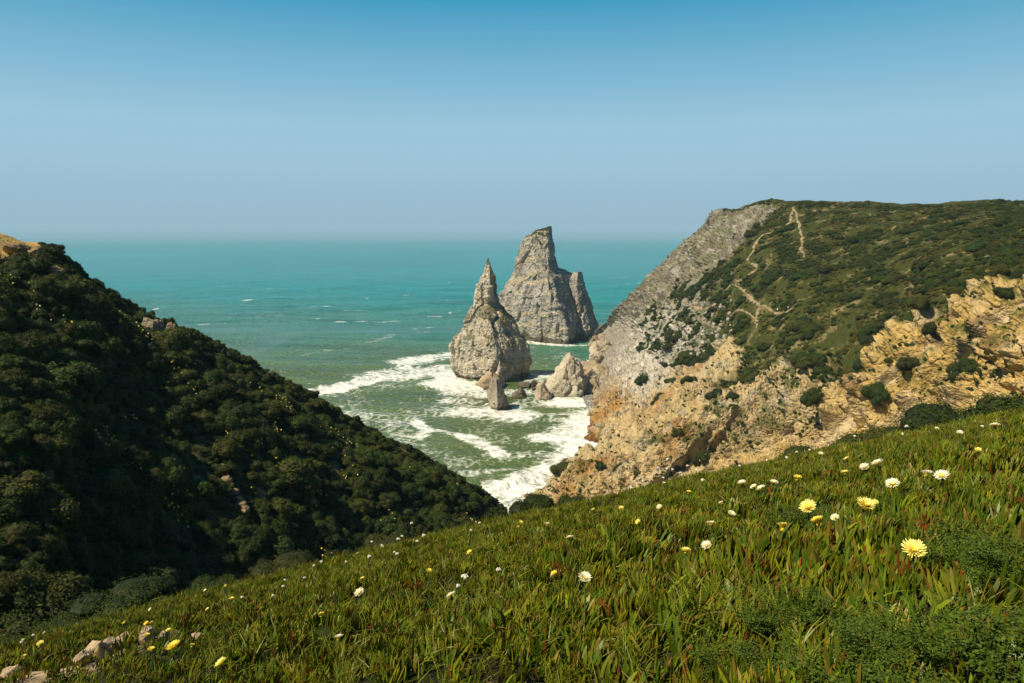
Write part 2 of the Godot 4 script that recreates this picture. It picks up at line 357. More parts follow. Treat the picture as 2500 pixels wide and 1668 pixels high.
# A stack of rock from levels [y, left x, edge x, right x] (edge: the arris that points to the shore), as deep as it is wide.
func stack_mesh(rows: Array, zc: float, fore: float, aft: float, right_back: float, strata: float, tone: Callable, amp: float, na: int, nh: int) -> ArrayMesh:
	var levels := rows.duplicate()
	var peak: float = (rows[0][1] + rows[0][3]) * 0.5
	levels.push_front([rows[0][0] + 0.4, peak, peak, peak, 1.0])
	var w := na + 1
	var h := nh + 1
	var pos := PackedVector3Array()
	pos.resize(w * h)
	var n := levels.size()
	for i in h:
		var f := (1.0 - float(i) / nh) * (n - 1)
		var k := mini(int(f), n - 2)
		var a: Array = levels[k]
		var b: Array = levels[k + 1]
		var u := f - k
		u = lerpf(u, u * u * (3.0 - 2.0 * u), 0.5)
		var y := lerpf(a[0], b[0], f - k)
		var xl := lerpf(a[1], b[1], u)
		var xe := lerpf(a[2], b[2], u)
		var xr := lerpf(a[3], b[3], u)
		var wd := xr - xl
		var nose := fore * lerpf(a[4], b[4], u)
		var ring := [Vector3(xl, y, zc), Vector3(lerpf(xl, xe, 0.55), y, zc + wd * nose * 0.66), Vector3(xe, y, zc + wd * nose), Vector3(lerpf(xe, xr, 0.62), y, zc + wd * nose * 0.25), Vector3(xr, y, zc - wd * right_back), Vector3(lerpf(xl, xr, 0.7), y, zc - wd * aft), Vector3(lerpf(xl, xr, 0.3), y, zc - wd * aft)]
		for j in w:
			var q := float(j) / na * 7.0
			var m := int(q) % 7
			var p0: Vector3 = ring[m]
			var p1: Vector3 = ring[(m + 1) % 7]
			var ft := q - floorf(q)
			var sm := p0.cubic_interpolate(p1, ring[(m + 6) % 7], ring[(m + 2) % 7], ft)
			pos[i * w + j] = p0.lerp(p1, ft).lerp(sm, 0.2)
	var nrm := grid_normals(pos, w, h, true)
	var out := PackedVector3Array()
	out.resize(w * h)
	for i in h:
		var slim := clampf((levels[0][0] - pos[i * w].y) / 12.0, 0.25, 1.0)
		for j in w:
			var k := i * w + (j if j < w - 1 else 0)
			var p := pos[k]
			var nn := nrm[k]
			nn.y *= 0.35
			var bed := Vector3(p.x * 1.6, (p.y - strata * p.x) * 12.0, p.z * 1.6)
			var d := n_ridge.get_noise_3dv(bed) * 0.5
			d += (n_ridge.get_noise_3d(p.x * 9.0, p.y * 1.6, p.z * 9.0) - 0.2) * 1.3
			d += n_cell.get_noise_3dv(Vector3(p.x, p.y * 0.6, p.z) * 8.0) * 1.0
			d += n_cell.get_noise_3dv(Vector3(p.x, p.y * 0.8, p.z) * 24.0) * 0.35
			d += n_fbm.get_noise_3dv(p * 20.0) * 0.4 + n_ridge.get_noise_3dv(p * 50.0) * 0.2
			d -= 2.8 * crevice(Vector3(p.x, p.y * 0.3, p.z), 5.0) + 1.1 * crevice(Vector3(p.x + p.y * 0.3, p.y - strata * p.x * 2.0, p.z), 13.0)
			out[i * w + j] = p + nn * d * amp * slim
	nrm = grid_normals(out, w, h, true)
	var col := PackedColorArray()
	col.resize(w * h)
	for k in w * h: col[k] = tone.call(out[k], nrm[k])
	return mesh_of(out, grid_index(w, h), col, nrm)

# ------------------------------------------------------------------ plants
# A dome of lobes dressed in leaf-sized faces, round dark twiggy cores added to block light.
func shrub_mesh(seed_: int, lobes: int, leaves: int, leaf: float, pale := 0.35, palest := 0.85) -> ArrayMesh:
	var r := RandomNumberGenerator.new()
	r.seed = seed_
	var ball := []
	for i in lobes:
		var a := r.randf() * TAU
		var d := sqrt(r.randf()) * 0.68
		var s := r.randf_range(0.2, 0.48)
		ball.append([Vector3(cos(a) * d, r.randf_range(0.18, 0.74) * (1.15 - d * 0.7), sin(a) * d), s])
	ball.append([Vector3(0, 0.3, 0), 0.6])
	var v := PackedVector3Array()
	var c := PackedColorArray()
	var idx := PackedInt32Array()
	for b in ball:
		var o := v.size()
		var rr: float = b[1] * 0.84
		for i in 6:
			for j in 9:
				var la := PI * i / 5.0
				var lo := TAU * j / 8.0
				v.append(b[0] + Vector3(sin(la) * cos(lo), cos(la), sin(la) * sin(lo)) * rr)
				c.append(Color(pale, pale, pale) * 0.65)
		for i in 5:
			for j in 8:
				var q := o + i * 9 + j
				idx.append_array([q, q + 9, q + 1, q + 1, q + 9, q + 10])
	var made := 0
	var tries := 0
	while made < leaves and tries < leaves * 4:
		tries += 1
		var b: Array = ball[r.randi() % ball.size()]
		var d := Vector3(r.randfn(), r.randfn() + 0.35, r.randfn()).normalized()
		var p: Vector3 = b[0] + d * b[1] * r.randf_range(0.8, 1.1)
		if p.y < -0.02: continue
		var hidden := false
		for e in ball:
			if e != b and p.distance_to(e[0]) < e[1] * 0.8:
				hidden = true
				break
		if hidden: continue
		var out := (d + Vector3(r.randfn(), r.randfn(), r.randfn()) * 0.55).normalized()
		var side := out.cross(Vector3(r.randfn(), r.randfn(), r.randfn())).normalized()
		var up := side.cross(out)
		var l := leaf * r.randf_range(0.6, 1.5)
		var wd := l * r.randf_range(0.35, 0.6)
		var o := v.size()
		v.append(p - up * l * 0.5); v.append(p + side * wd * 0.5 + out * l * 0.08); v.append(p + up * l * 0.5); v.append(p - side * wd * 0.5 + out * l * 0.08)
		var k := r.randf_range(pale, palest)
		var t := Color(k * r.randf_range(0.85, 1.15), k, k * r.randf_range(0.7, 1.0))
		for i in 4: c.append(t)
		idx.append_array([o, o + 1, o + 2, o, o + 2, o + 3])
		made += 1
	return mesh_of(v, idx, c)

# Fleshy three-sided finger leaf, curved, added to a sprig.
func finger(v: PackedVector3Array, c: PackedColorArray, idx: PackedInt32Array, root: Vector3, dir: Vector3, bend: Vector3, length: float, thick: float, tone: Color, tip: Color) -> void:
	var side := dir.cross(Vector3(0.31, 0.2, 0.93)).normalized()
	var up := side.cross(dir).normalized()
	var o := v.size()
	var wid := [0.75, 1.0, 0.92, 0.6]
	for i in 4:
		var f := i / 3.6
		var p := root + dir * length * f + bend * length * f * f
		for k in 3:
			var a := TAU * k / 3.0
			v.append(p + (side * cos(a) + up * sin(a)) * thick * wid[i])
			c.append(tone.lerp(tip, f * f * f))
	v.append(root + dir * length + bend * length)
	c.append(tip)
	for i in 3:
		for k in 3:
			var a := o + i * 3 + k
			var b := o + i * 3 + (k + 1) % 3
			idx.append_array([a, a + 3, b, b, a + 3, b + 3])
	for k in 3: idx.append_array([o + 9 + k, o + 12, o + 9 + (k + 1) % 3])

func sprig_mesh(seed_: int, leaves: int, red: float, spread: float, kin := Color(0.62, 1.0, 0.18)) -> ArrayMesh:
	var r := RandomNumberGenerator.new()
	r.seed = seed_
	var v := PackedVector3Array()
	var c := PackedColorArray()
	var idx := PackedInt32Array()
	for i in leaves:
		var a := r.randf() * TAU
		var lean := r.randf_range(0.05, spread)
		var dir := Vector3(cos(a) * lean, 1.0, sin(a) * lean).normalized()
		var root := Vector3(cos(a), 0, sin(a)) * r.randf_range(0.0, 0.045) + Vector3(0, -0.01, 0)
		var k := r.randf_range(0.6, 1.35) * 0.5
		var tone := Color(k * kin.r * r.randf_range(0.8, 1.2), k * kin.g, k * kin.b * r.randf_range(0.7, 1.4))
		var tip := tone * Color(1.3, 1.15, 0.9)
		var roll := r.randf()
		if roll < red:
			tone = Color(0.5, 0.2, 0.06) * r.randf_range(0.5, 1.1)
			tip = Color(0.85, 0.2, 0.07) * r.randf_range(0.5, 1.1)
		elif roll < red + 0.24:
			tip = Color(0.6, 0.3, 0.1)
		elif roll < red + 0.3:
			tone = Color(0.5, 0.44, 0.14)
			tip = Color(0.75, 0.6, 0.3)
		finger(v, c, idx, root, dir, Vector3(-cos(a), 0.15, -sin(a)) * r.randf_range(-0.12, 0.3), r.randf_range(0.04, 0.092), r.randf_range(0.0043, 0.0074), tone, tip)
	return mesh_of(v, idx, c)

func blade_mesh(seed_: int, blades: int, tall: float) -> ArrayMesh:
	var r := RandomNumberGenerator.new()
	r.seed = seed_
	var v := PackedVector3Array()
	var c := PackedColorArray()
	var idx := PackedInt32Array()
	for i in blades:
		var a := r.randf() * TAU
		var root := Vector3(r.randfn(), 0, r.randfn()) * 0.035
		var dir := Vector3(cos(a) * r.randf_range(0.1, 0.7), 1.0, sin(a) * r.randf_range(0.1, 0.7)).normalized()
		var side := dir.cross(Vector3(r.randfn(), 0.2, r.randfn())).normalized()
		var l := tall * r.randf_range(0.5, 1.2)
		var k := r.randf_range(0.6, 1.4) * 0.5
		var tone := Color(k * r.randf_range(0.75, 1.05), k * 1.1, k * 0.14)
		if r.randf() < 0.1: tone = Color(0.5, 0.4, 0.16)
		var o := v.size()
		for q in 4:
			var f := q / 3.0
			var p := root + dir * l * f + Vector3(cos(a), -0.35, sin(a)) * l * f * f * 0.4
			var wd := 0.0028 * (1.0 - f * 0.8)
			v.append(p - side * wd); v.append(p + side * wd)
			c.append(tone); c.append(tone)
		for q in 3:
			var b := o + q * 2
			idx.append_array([b, b + 1, b + 2, b + 1, b + 3, b + 2])
	return mesh_of(v, idx, c)

# Feathery herb: arching fronds set with small cut leaflets.
func herb_mesh(seed_: int, fronds: int) -> ArrayMesh:
	var r := RandomNumberGenerator.new()
	r.seed = seed_
	var v := PackedVector3Array()
	var c := PackedColorArray()
	var idx := PackedInt32Array()
	for i in fronds:
		var a := r.randf() * TAU
		var fl := r.randf_range(0.08, 0.17)
		var rise := r.randf_range(0.5, 2.2)
		var flat := Vector3(cos(a), 0, sin(a))
		for q in 13:
			var f := (q + 1) / 13.0
			var p := flat * fl * f + Vector3.UP * (rise * fl * (f - 0.55 * f * f))
			var reach := 0.035 * sin(PI * (0.15 + 0.8 * f))
			for sgn in [-1.0, 1.0]:
				var side: Vector3 = flat.cross(Vector3.UP) * sgn
				for m in 5:
					var pc: Vector3 = p + side * reach * (0.2 + 0.22 * m) + Vector3(r.randfn(), r.randfn(), r.randfn()) * 0.004
					var l := r.randf_range(0.003, 0.0058)
					var d1 := Vector3(r.randfn(), r.randfn() * 0.4, r.randfn()).normalized()
					var d2 := d1.cross(Vector3(r.randfn(), 1.6, r.randfn()).normalized())
					var k := r.randf_range(0.6, 1.4) * 0.5
					var t := Color(k * 0.5, k, k * 0.14)
					var o := v.size()
					v.append(pc - d1 * l); v.append(pc + d2 * l * 0.6); v.append(pc + d1 * l); v.append(pc - d2 * l * 0.6)
					for e in 4: c.append(t)
					idx.append_array([o, o + 1, o + 2, o, o + 2, o + 3])
	return mesh_of(v, idx, c)

# ------------------------------------------------------------------ colours of the land (base colours, linear, with shadow painted into the hillside crag)
const GREY := Color(0.43, 0.395, 0.34)
const WHITE_ROCK := Color(0.66, 0.61, 0.52)
const TAN := Color(0.59, 0.455, 0.24)
const OCHRE := Color(0.59, 0.41, 0.14)
const ORANGE := Color(0.48, 0.27, 0.085)
const RUST := Color(0.22, 0.135, 0.065)
const TURF := Color(0.04, 0.052, 0.01)
const SOIL := Color(0.085, 0.065, 0.035)

func solid(c: Color) -> Color:
	c.a = 1.0
	return c

func spur_line(s: float) -> float:
	# below this height (in t) the scrub of the headland ends against the bare slab of the crest
	var k := [[3.2, 2.35], [3.5, 2.8], [4.0, 3.05], [4.8, 3.1], [6.2, 3.02], [6.8, 3.06], [7.1, 3.22], [7.74, 3.5], [8.62, 3.93], [9.2, 4.6], [30.0, 4.6]]
	for i in k.size() - 1:
		if s < k[i + 1][0]:
			return lerpf(k[i][1], k[i + 1][1], clampf((s - k[i][0]) / (k[i + 1][0] - k[i][0]), 0.0, 1.0))
	return 4.6

# how much scrub covers the headland at (s, t): 1 is closed scrub, 0 bare rock
func head_green(p: Vector3, s: float, t: float) -> float:
	var edge := 2.0 + 0.3 * n_fbm.get_noise_2d(s * 70.0, 5.0) + 0.22 * n_fbm.get_noise_3dv(p * 5.0)
	if s < 3.6: edge = 2.0 + (3.6 - s) * 3.0
	if s > 9.0 and s < 11.5: edge -= 0.12
	var g := ss(edge - 0.05, edge + 0.1, t)
	var top := spur_line(s) + 0.12 * n_fbm.get_noise_3dv(p * 6.0)
	g *= 1.0 - ss(top - 0.04, top + 0.06, t)
	if t > 3.9 and s > 6.3: g = maxf(g, ss(3.9, 3.98, t))
	if t > 4.05: g = maxf(g, ss(5.0, 6.5, s))
	if s < 7.0 and t < 2.9:
		g *= ss(-0.28, 0.0, n_fbm.get_noise_3dv(p * 9.0) + 0.1 + 0.14 * (s - 5.0))
	return g

# smooth runs of loose gravel down the cliff: 1 in the run, 0 outside
func chute(s: float, t: float) -> float:
	var best := 0.0
	for run in [[[12.85, 2.1, 0.1], [12.6, 1.8, 0.14], [12.4, 1.5, 0.16], [12.15, 1.15, 0.24], [12.0, 0.9, 0.3]], [[14.2, 1.75, 0.08], [13.8, 1.56, 0.09], [13.28, 1.33, 0.1], [12.95, 1.05, 0.12], [12.8, 0.9, 0.14]]]:
		for i in run.size() - 1:
			var a: Array = run[i]
			var b: Array = run[i + 1]
			if t <= a[1] and t >= b[1]:
				var f: float = (a[1] - t) / (a[1] - b[1])
				best = maxf(best, 1.0 - ss(0.7, 1.15, absf(s - lerpf(a[0], b[0], f)) / lerpf(a[2], b[2], f)))
	return best

# ribs of the bare slab, which run down along the crest
func slab_rib(p: Vector3, s: float, t: float) -> float:
	var w := n_fbm.get_noise_3dv(p * 6.0)
	return n_ridge.get_noise_2d(s * 30.0 + 20.0 * w, t * 520.0 + 60.0 * w) * ss(8.6, 6.5, s) * ss(2.0, 2.6, t) * ss(4.2, 3.9, t)

# narrow upright flutes washed into the lower cliff
func low_flutes(p: Vector3, t: float) -> float:
	return (n_ridge.get_noise_3d(p.x * 22.0, p.y * 3.0, p.z * 22.0) - 0.1) * 1.9 * ss(2.4, 1.9, t)

func head_relief(p: Vector3, n: Vector3, s: float, t: float) -> Vector3:
	var g := head_green(p, s, t)
	var bare := 1.0 - g
	var d := 0.0
	var soft := ss(8.5, 11.0, s) * (1.0 - ss(2.0, 2.4, t))
	d += bare * n_ridge.get_noise_3d(p.x * 5.0, p.y * 1.4, p.z * 5.0) * lerpf(2.2, 3.2, soft)
	d += bare * n_ridge.get_noise_3d(p.x * 13.0, p.y * 4.0, p.z * 13.0) * lerpf(1.1, 1.5, soft)
	var lean := Vector3(p.x * 0.8 + p.y * 0.5, p.y * 0.8 - p.x * 0.5, p.z)
	d += bare * n_cell.get_noise_3dv(Vector3(lean.x, lean.y * 2.2, lean.z) * 8.0) * 1.2
	d += bare * n_cell.get_noise_3dv(Vector3(lean.x, lean.y * 1.8, lean.z) * 24.0) * 0.55
	d += bare * (n_fbm.get_noise_3dv(p * 30.0) * 0.45 + n_ridge.get_noise_3dv(p * 60.0) * 0.25)
	d += bare * slab_rib(p, s, t) * 3.0
	d += bare * soft * (n_ridge.get_noise_3d(p.x * 10.0, p.y * 1.2, p.z * 10.0) - 0.2) * 2.6 + bare * low_flutes(p, t) 
	var wall := bare * ss(6.5, 8.0, s) * ss(0.9, 1.1, t) * (1.0 - ss(2.0, 2.3, t))
	d += wall * (n_ridge.get_noise_2d(s * 110.0 + 12.0 * n_fbm.get_noise_3dv(p * 4.0), t * 16.0) - 0.1) * 4.6
	d -= bare * (2.4 * crevice(Vector3(lean.x, lean.y * 0.5, lean.z), 6.0) + 1.3 * crevice(Vector3(lean.x, lean.y, lean.z * 0.5), 12.0) + lerpf(0.25, 0.6, ss(7.0, 9.0, s)) * crevice(p, 30.0))
	d *= 1.0 - 0.85 * chute(s, t)
	d += n_fbm.get_noise_3dv(p * 2.6) * 2.2 * ss(0.6, 1.4, t) + g * n_fbm.get_noise_3dv(p * 8.0) * 0.8
	return n * d * ss(16.4, 14.0, s)

func head_paint(p: Vector3, n: Vector3, s: float, t: float) -> Color:
	var a := n_fbm.get_noise_3dv(p * 3.0)
	var b := n_fbm.get_noise_3dv(p * 11.0 + Vector3(300, 0, 0))
	var e := n_fbm.get_noise_3dv(p * 34.0 + Vector3(0, 0, 700))
	var c := GREY
	var chalk := ss(2.9, 3.5, s + a) * (1.0 - ss(4.4, 5.6, s + a)) * ss(1.35, 1.7, t + 0.3 * b) * (1.0 - ss(2.75, 3.0, t + 0.2 * b))
	var low := ss(3.2, 4.2, s) * (1.0 - ss(1.95, 2.4, t + 0.35 * a))
	c = c.lerp(TAN, 0.35 * ss(-0.2, 0.3, b))
	c = c.lerp(TAN.lerp(ORANGE, ss(-0.15, 0.35, a + 0.3 * (6.0 - s) * 0.2 + 0.4 * b)), low)
	c = c.lerp(WHITE_ROCK, chalk)
	c = c.lerp(WHITE_ROCK, 0.5 * ss(0.12, 0.35, b) * (1.0 - ss(3.0, 3.4, t)))
	var far_right := ss(9.5, 12.5, s + 1.5 * a)
	c = c.lerp(TAN.lerp(OCHRE, ss(-0.35, 0.15, b)), far_right * (1.0 - ss(2.9, 3.2, t)))
	c = c.lerp(RUST, 0.7 * ss(0.34, 0.5, n_soft.get_noise_3dv(p * 5.0 + Vector3(50, 0, 0))) * low)
	c = c * (1.0 + 0.35 * e)
	var patch := ss(0.1, 0.24, n_fbm.get_noise_3dv(p * 7.0 + Vector3(40, 0, 90)) + 0.25 * e) * ss(7.0, 8.5, s) * ss(1.0, 1.3, t)
	c = c.lerp(TURF * 2.0, 0.8 * patch * ss(0.05, 0.35, n.y))
	c = c.lerp(Color(0.62, 0.49, 0.29) * (1.0 + 0.2 * e), chute(s, t + 0.03 * b))
	var rib := slab_rib(p, s, t)
	c = c * (1.0 + 0.25 * rib)
	var streak := n_fbm.get_noise_2d(s * 55.0 + 25.0 * a, t * 800.0 + 90.0 * a)
	var upper := ss(2.5, 2.9, t) * ss(8.8, 7.5, s)
	c = c.lerp(c * Color(0.5, 0.48, 0.45), upper * ss(-0.22, 0.12, -streak + 0.4 * b))
	c = c.lerp(TURF * 2.2, 0.6 * ss(0.1, 0.26, streak + 0.3 * e) * upper)
	# lichen and thin turf on ledges
	c = c.lerp(TURF * 1.7, 0.75 * ss(0.12, 0.26, b * 0.6 + e * 0.5) * ss(0.25, 0.6, n.y) * ss(0.9, 1.3, t))
	var g := head_green(p, s, t)
	var soil := Color(0.066, 0.07, 0.013).lerp(WHITE_ROCK * 0.8, 0.75 * ss(6.6, 5.0, s)).lerp(TAN * 0.75, 0.6 * ss(0.12, 0.4, b + 0.3 * e))
	c = c.lerp(soil.lerp(TURF * 1.5, ss(-0.05, 0.25, e)), g)
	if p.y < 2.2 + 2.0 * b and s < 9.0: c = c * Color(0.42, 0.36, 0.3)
	return solid(c)

func hill_relief(p: Vector3, n: Vector3, s: float, t: float) -> Vector3:
	var d := n_fbm.get_noise_3dv(p * 5.0) * 1.6 + n_fbm.get_noise_3dv(p * 20.0) * 0.35
	var crag := ss(2.6, 1.0, t) * ss(3.9, 3.1, s)
	d += crag * (n_ridge.get_noise_3d(p.x * 22.0, p.y * 5.0, p.z * 22.0) * 1.6 + n_cell.get_noise_3dv(p * 40.0) * 0.7)
	return n * d

func hill_paint(p: Vector3, n: Vector3, s: float, t: float) -> Color:
	var b := n_fbm.get_noise_3dv(p * 18.0)
	var e := n_fbm.get_noise_3dv(p * 60.0)
	var c := TURF.lerp(SOIL, ss(-0.05, 0.35, e))
	c = c.lerp(TAN * 0.45, 0.7 * ss(0.36, 0.46, b))
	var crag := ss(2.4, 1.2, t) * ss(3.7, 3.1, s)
	c = c.lerp(Color(0.06, 0.045, 0.022), crag)  # dark crag rock, with the gully shadow put into its colour
	var crown := ss(2.86, 2.96, t + 0.05 * b) * ss(2.3, 2.7, s) * ss(3.75, 3.5, s)
	c = c.lerp(OCHRE * 0.95, crown)
	return solid(c * (1.0 + 0.3 * e))

func far_stack_tone(p: Vector3, n: Vector3) -> Color:
	var a := n_fbm.get_noise_3dv(p * 6.0)
	var e := n_fbm.get_noise_3dv(p * 30.0)
	var band := n_fbm.get_noise_3d(p.x * 1.5, (p.y - 0.25 * p.x) * 14.0, p.z * 1.5)
	var c := (GREY * 1.15).lerp(GREY * Color(0.8, 0.81, 0.82), ss(-0.1, 0.3, a))
	c = c.lerp(TAN, 0.4 * ss(0.05, 0.35, band)).lerp(OCHRE, 0.35 * ss(0.2, 0.4, a - 0.3 * band) * ss(30.0, 8.0, p.y))
	c = c * (1.0 + 0.4 * e + 0.2 * band)
	if n.y > 0.62 and p.y > 76.0: c = TURF
	c = c.lerp(TURF, 0.5 * ss(0.6, 0.85, n.y) * ss(40.0, 60.0, p.y))
	if p.y < 5.0 + 5.0 * a: c = c * Color(0.4, 0.36, 0.3)
	return solid(c)

func near_stack_tone(p: Vector3, n: Vector3) -> Color:
	var a := n_fbm.get_noise_3dv(p * 8.0 + Vector3(90, 0, 0))
	var e := n_fbm.get_noise_3dv(p * 36.0)
	var c := TAN.lerp(WHITE_ROCK, 0.7).lerp(GREY, 0.6 * ss(0.05, 0.35, a))
	c = c.lerp(OCHRE, 0.7 * ss(0.02, 0.3, n_soft.get_noise_3dv(p * 6.0)) * ss(-24.0, -6.0, p.x))
	c = c * (1.0 + 0.35 * e)
	c = c.lerp(TURF * 1.6, 0.8 * ss(0.4, 0.7, n.y + 0.5 * a) * ss(14.0, 22.0, p.y) * ss(48.0, 40.0, p.y))
	if p.y < 2.6 + 3.0 * a: c = c * Color(0.38, 0.33, 0.26)
	return solid(c)

# ------------------------------------------------------------------ the sea
func sea_color(x: float, z: float) -> Color:
	var d := -z + 0.25 * x + 60.0 * n_soft.get_noise_2d(x * 0.6, z * 0.6)
	var c := Color(0.08, 0.115, 0.03).lerp(Color(0.042, 0.15, 0.11), ss(400.0, 640.0, d))
	c = c.lerp(Color(0.007, 0.19, 0.19), ss(600.0, 1100.0, d))
	c = c * (1.0 + 0.4 * n_fbm.get_noise_2d(x * 0.6, z * 2.6))  # wave lines painted as lighter and darker streaks in the water colour
	return solid(c)

func swell(x: float, z: float) -> float:
	# long swells that run in from the open sea, steeper towards the cove, with two rollers near the shore
	var q := z * 0.94 - x * 0.3 + 16.0 * n_soft.get_noise_2d(x * 0.8, z * 0.8)
	var y := 0.6 * sin(q * 0.19) * (0.6 + n_soft.get_noise_2d(x * 1.3 + 70.0, z * 1.3)) + 0.3 * sin(q * 0.43 + 1.3 + x * 0.02)
	y += n_fbm.get_noise_2d(x * 6.0, z * 14.0) * 0.55
	y += roller(x, z, Vector2(-125, -377), Vector2(-76, -440), 3.4, 3.2)
	y += roller(x, z, Vector2(-30, -216), Vector2(24, -262), 1.8, 2.0)
	return y

func roller(x: float, z: float, a: Vector2, b: Vector2, width: float, tall: float) -> float:
	var p := Vector2(x, z)
	var t := clampf((p - a).dot(b - a) / (b - a).length_squared(), 0.0, 1.0)
	var d := p.distance_to(a.lerp(b, t)) + 1.5 * n_soft.get_noise_2d(x * 8.0, z * 8.0)
	return tall * exp(-d * d / (width * width)) * (0.6 + 0.8 * n_soft.get_noise_2d(x * 5.0, z * 5.0))

func sea_sheet(x0: float, x1: float, nx: int, z0: float, z1: float, nz: int, waves: float, u0: Vector2, u1: Vector2) -> ArrayMesh:
	var w := nx + 1
	var h := nz + 1
	var pos := PackedVector3Array()
	var uv := PackedVector2Array()
	var uv2 := PackedVector2Array()
	var col := PackedColorArray()
	pos.resize(w * h); uv.resize(w * h); uv2.resize(w * h); col.resize(w * h)
	for i in h:
		var f := float(i) / nz
		var z := lerpf(z0, z1, f)
		for j in w:
			var g := float(j) / nx
			var x := lerpf(x0, x1, g)
			var rim := minf(minf(f, 1.0 - f), minf(g, 1.0 - g))
			var y := 0.0
			if waves > 0.0: y = swell(x, z) * waves * ss(0.0, 0.05, rim) * (1.0 - ss(700.0, 1900.0, -z))
			var k := i * w + j
			pos[k] = Vector3(x, y, z)
			uv[k] = Vector2(x / 70.0, z / 42.0)
			uv2[k] = Vector2((x - u0.x) / (u1.x - u0.x), (z - u0.y) / (u1.y - u0.y))
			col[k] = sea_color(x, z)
	var nrm := grid_normals(pos, w, h)
	var a := []
	a.resize(Mesh.ARRAY_MAX)
	a[Mesh.ARRAY_VERTEX] = pos
	a[Mesh.ARRAY_INDEX] = grid_index(w, h)
	a[Mesh.ARRAY_NORMAL] = nrm
	a[Mesh.ARRAY_COLOR] = col
	a[Mesh.ARRAY_TEX_UV] = uv
	a[Mesh.ARRAY_TEX_UV2] = uv2
	var m := ArrayMesh.new()
	m.add_surface_from_arrays(Mesh.PRIMITIVE_TRIANGLES, a)
	return m

# Foam drawn where it lies on the water: patches and streaks given in metres, broken up by noise.
func foam_image(x0: float, z0: float, x1: float, z1: float, w: int, h: int, streaks: Array, cell: float) -> Image:
	var cw := w / 4
	var ch := h / 4
	var field := PackedFloat32Array()
	field.resize(cw * ch)
	var sx := (x1 - x0) / cw
	var sz := (z1 - z0) / ch
	for k in streaks:
		var a := Vector2(k[0], k[1])
		var b := Vector2(k[2], k[3])
		var r: float = k[4]
		var reach := r * 2.6
		var j0 := clampi(int((minf(a.x, b.x) - reach - x0) / sx), 0, cw - 1)
		var j1 := clampi(int((maxf(a.x, b.x) + reach - x0) / sx), 0, cw - 1)
		var ia := ((maxf(a.y, b.y) + reach) - z0) / sz
		var ib := ((minf(a.y, b.y) - reach) - z0) / sz
		var i0 := clampi(int(minf(ia, ib)), 0, ch - 1)
		var i1 := clampi(int(maxf(ia, ib)), 0, ch - 1)
		var l2 := maxf((b - a).length_squared(), 0.01)
		for i in range(i0, i1 + 1):
			for j in range(j0, j1 + 1):
				var p := Vector2(x0 + (j + 0.5) * sx, z0 + (i + 0.5) * sz)
				var t := clampf((p - a).dot(b - a) / l2, 0.0, 1.0)
				var d := p.distance_to(a.lerp(b, t)) / r
				var s: float = k[5] * (1.0 - ss(0.45, 2.4, d))
				var m := i * cw + j
				field[m] = maxf(field[m], s) + 0.18 * minf(field[m], s)
	var lace := noise(FastNoiseLite.TYPE_SIMPLEX_SMOOTH, 0.055 * cell, 5, 11)
	lace.fractal_type = FastNoiseLite.FRACTAL_RIDGED
	lace.domain_warp_enabled = true
	lace.domain_warp_amplitude = 26.0
	lace.domain_warp_frequency = 0.012
	var broad := noise(FastNoiseLite.TYPE_SIMPLEX_SMOOTH, 0.012 * cell, 4, 12)
	var fine := noise(FastNoiseLite.TYPE_SIMPLEX_SMOOTH, 0.16 * cell, 3, 13)
	var li := lace.get_image(w, h); li.convert(Image.FORMAT_L8)
	var bi := broad.get_image(w, h); bi.convert(Image.FORMAT_L8)
	var fi := fine.get_image(w, h); fi.convert(Image.FORMAT_L8)
	var ld := li.get_data()
	var bd := bi.get_data()
	var fd := fi.get_data()
	var out := PackedByteArray()
	out.resize(w * h * 4)
	for i in h:
		var fy := clampf(i / 4.0 - 0.5, 0.0, ch - 1.001)
		var iy := int(fy)
		var ty := fy - iy
		for j in w:
			var fx := clampf(j / 4.0 - 0.5, 0.0, cw - 1.001)
			var ix := int(fx)
			var tx := fx - ix
			var q := iy * cw + ix
			var f := lerpf(lerpf(field[q], field[q + 1], tx), lerpf(field[q + cw], field[q + cw + 1], tx), ty)
			var k := i * w + j
			var l := ld[k] / 255.0
			var v := minf(f, 1.0) * 1.1 + (l - 0.62) * 0.9 + (bd[k] / 255.0 - 0.5) * 0.5 + (fd[k] / 255.0 - 0.5) * 0.3
			var alpha := clampf((v - 0.36) / 0.55, 0.0, 1.0)
			alpha *= clampf(f * 4.0 + 0.12, 0.0, 1.0)
			var m := k * 4
			var tone := int(198 + 44 * minf(1.0, 0.6 * l + 0.5 * fd[k] / 255.0))
			out[m] = tone; out[m + 1] = tone + 2; out[m + 2] = tone - 6
			out[m + 3] = int(alpha * 250.0)
	return Image.create_from_data(w, h, false, Image.FORMAT_RGBA8, out)

func sea_material(foam: Image) -> StandardMaterial3D:
	var m := StandardMaterial3D.new()
	m.vertex_color_use_as_albedo = true
	m.roughness = 0.22
	m.metallic_specular = 0.4
	m.normal_enabled = true
	m.normal_texture = M.ripple
	m.normal_scale = 0.8
	m.heightmap_enabled = true
	m.heightmap_texture = M.chop
	m.heightmap_scale = 90.0
	if foam:
		m.detail_enabled = true
		m.detail_blend_mode = BaseMaterial3D.BLEND_MODE_MIX
		m.detail_uv_layer = BaseMaterial3D.DETAIL_UV_2
		m.detail_albedo = ImageTexture.create_from_image(foam)
	return m

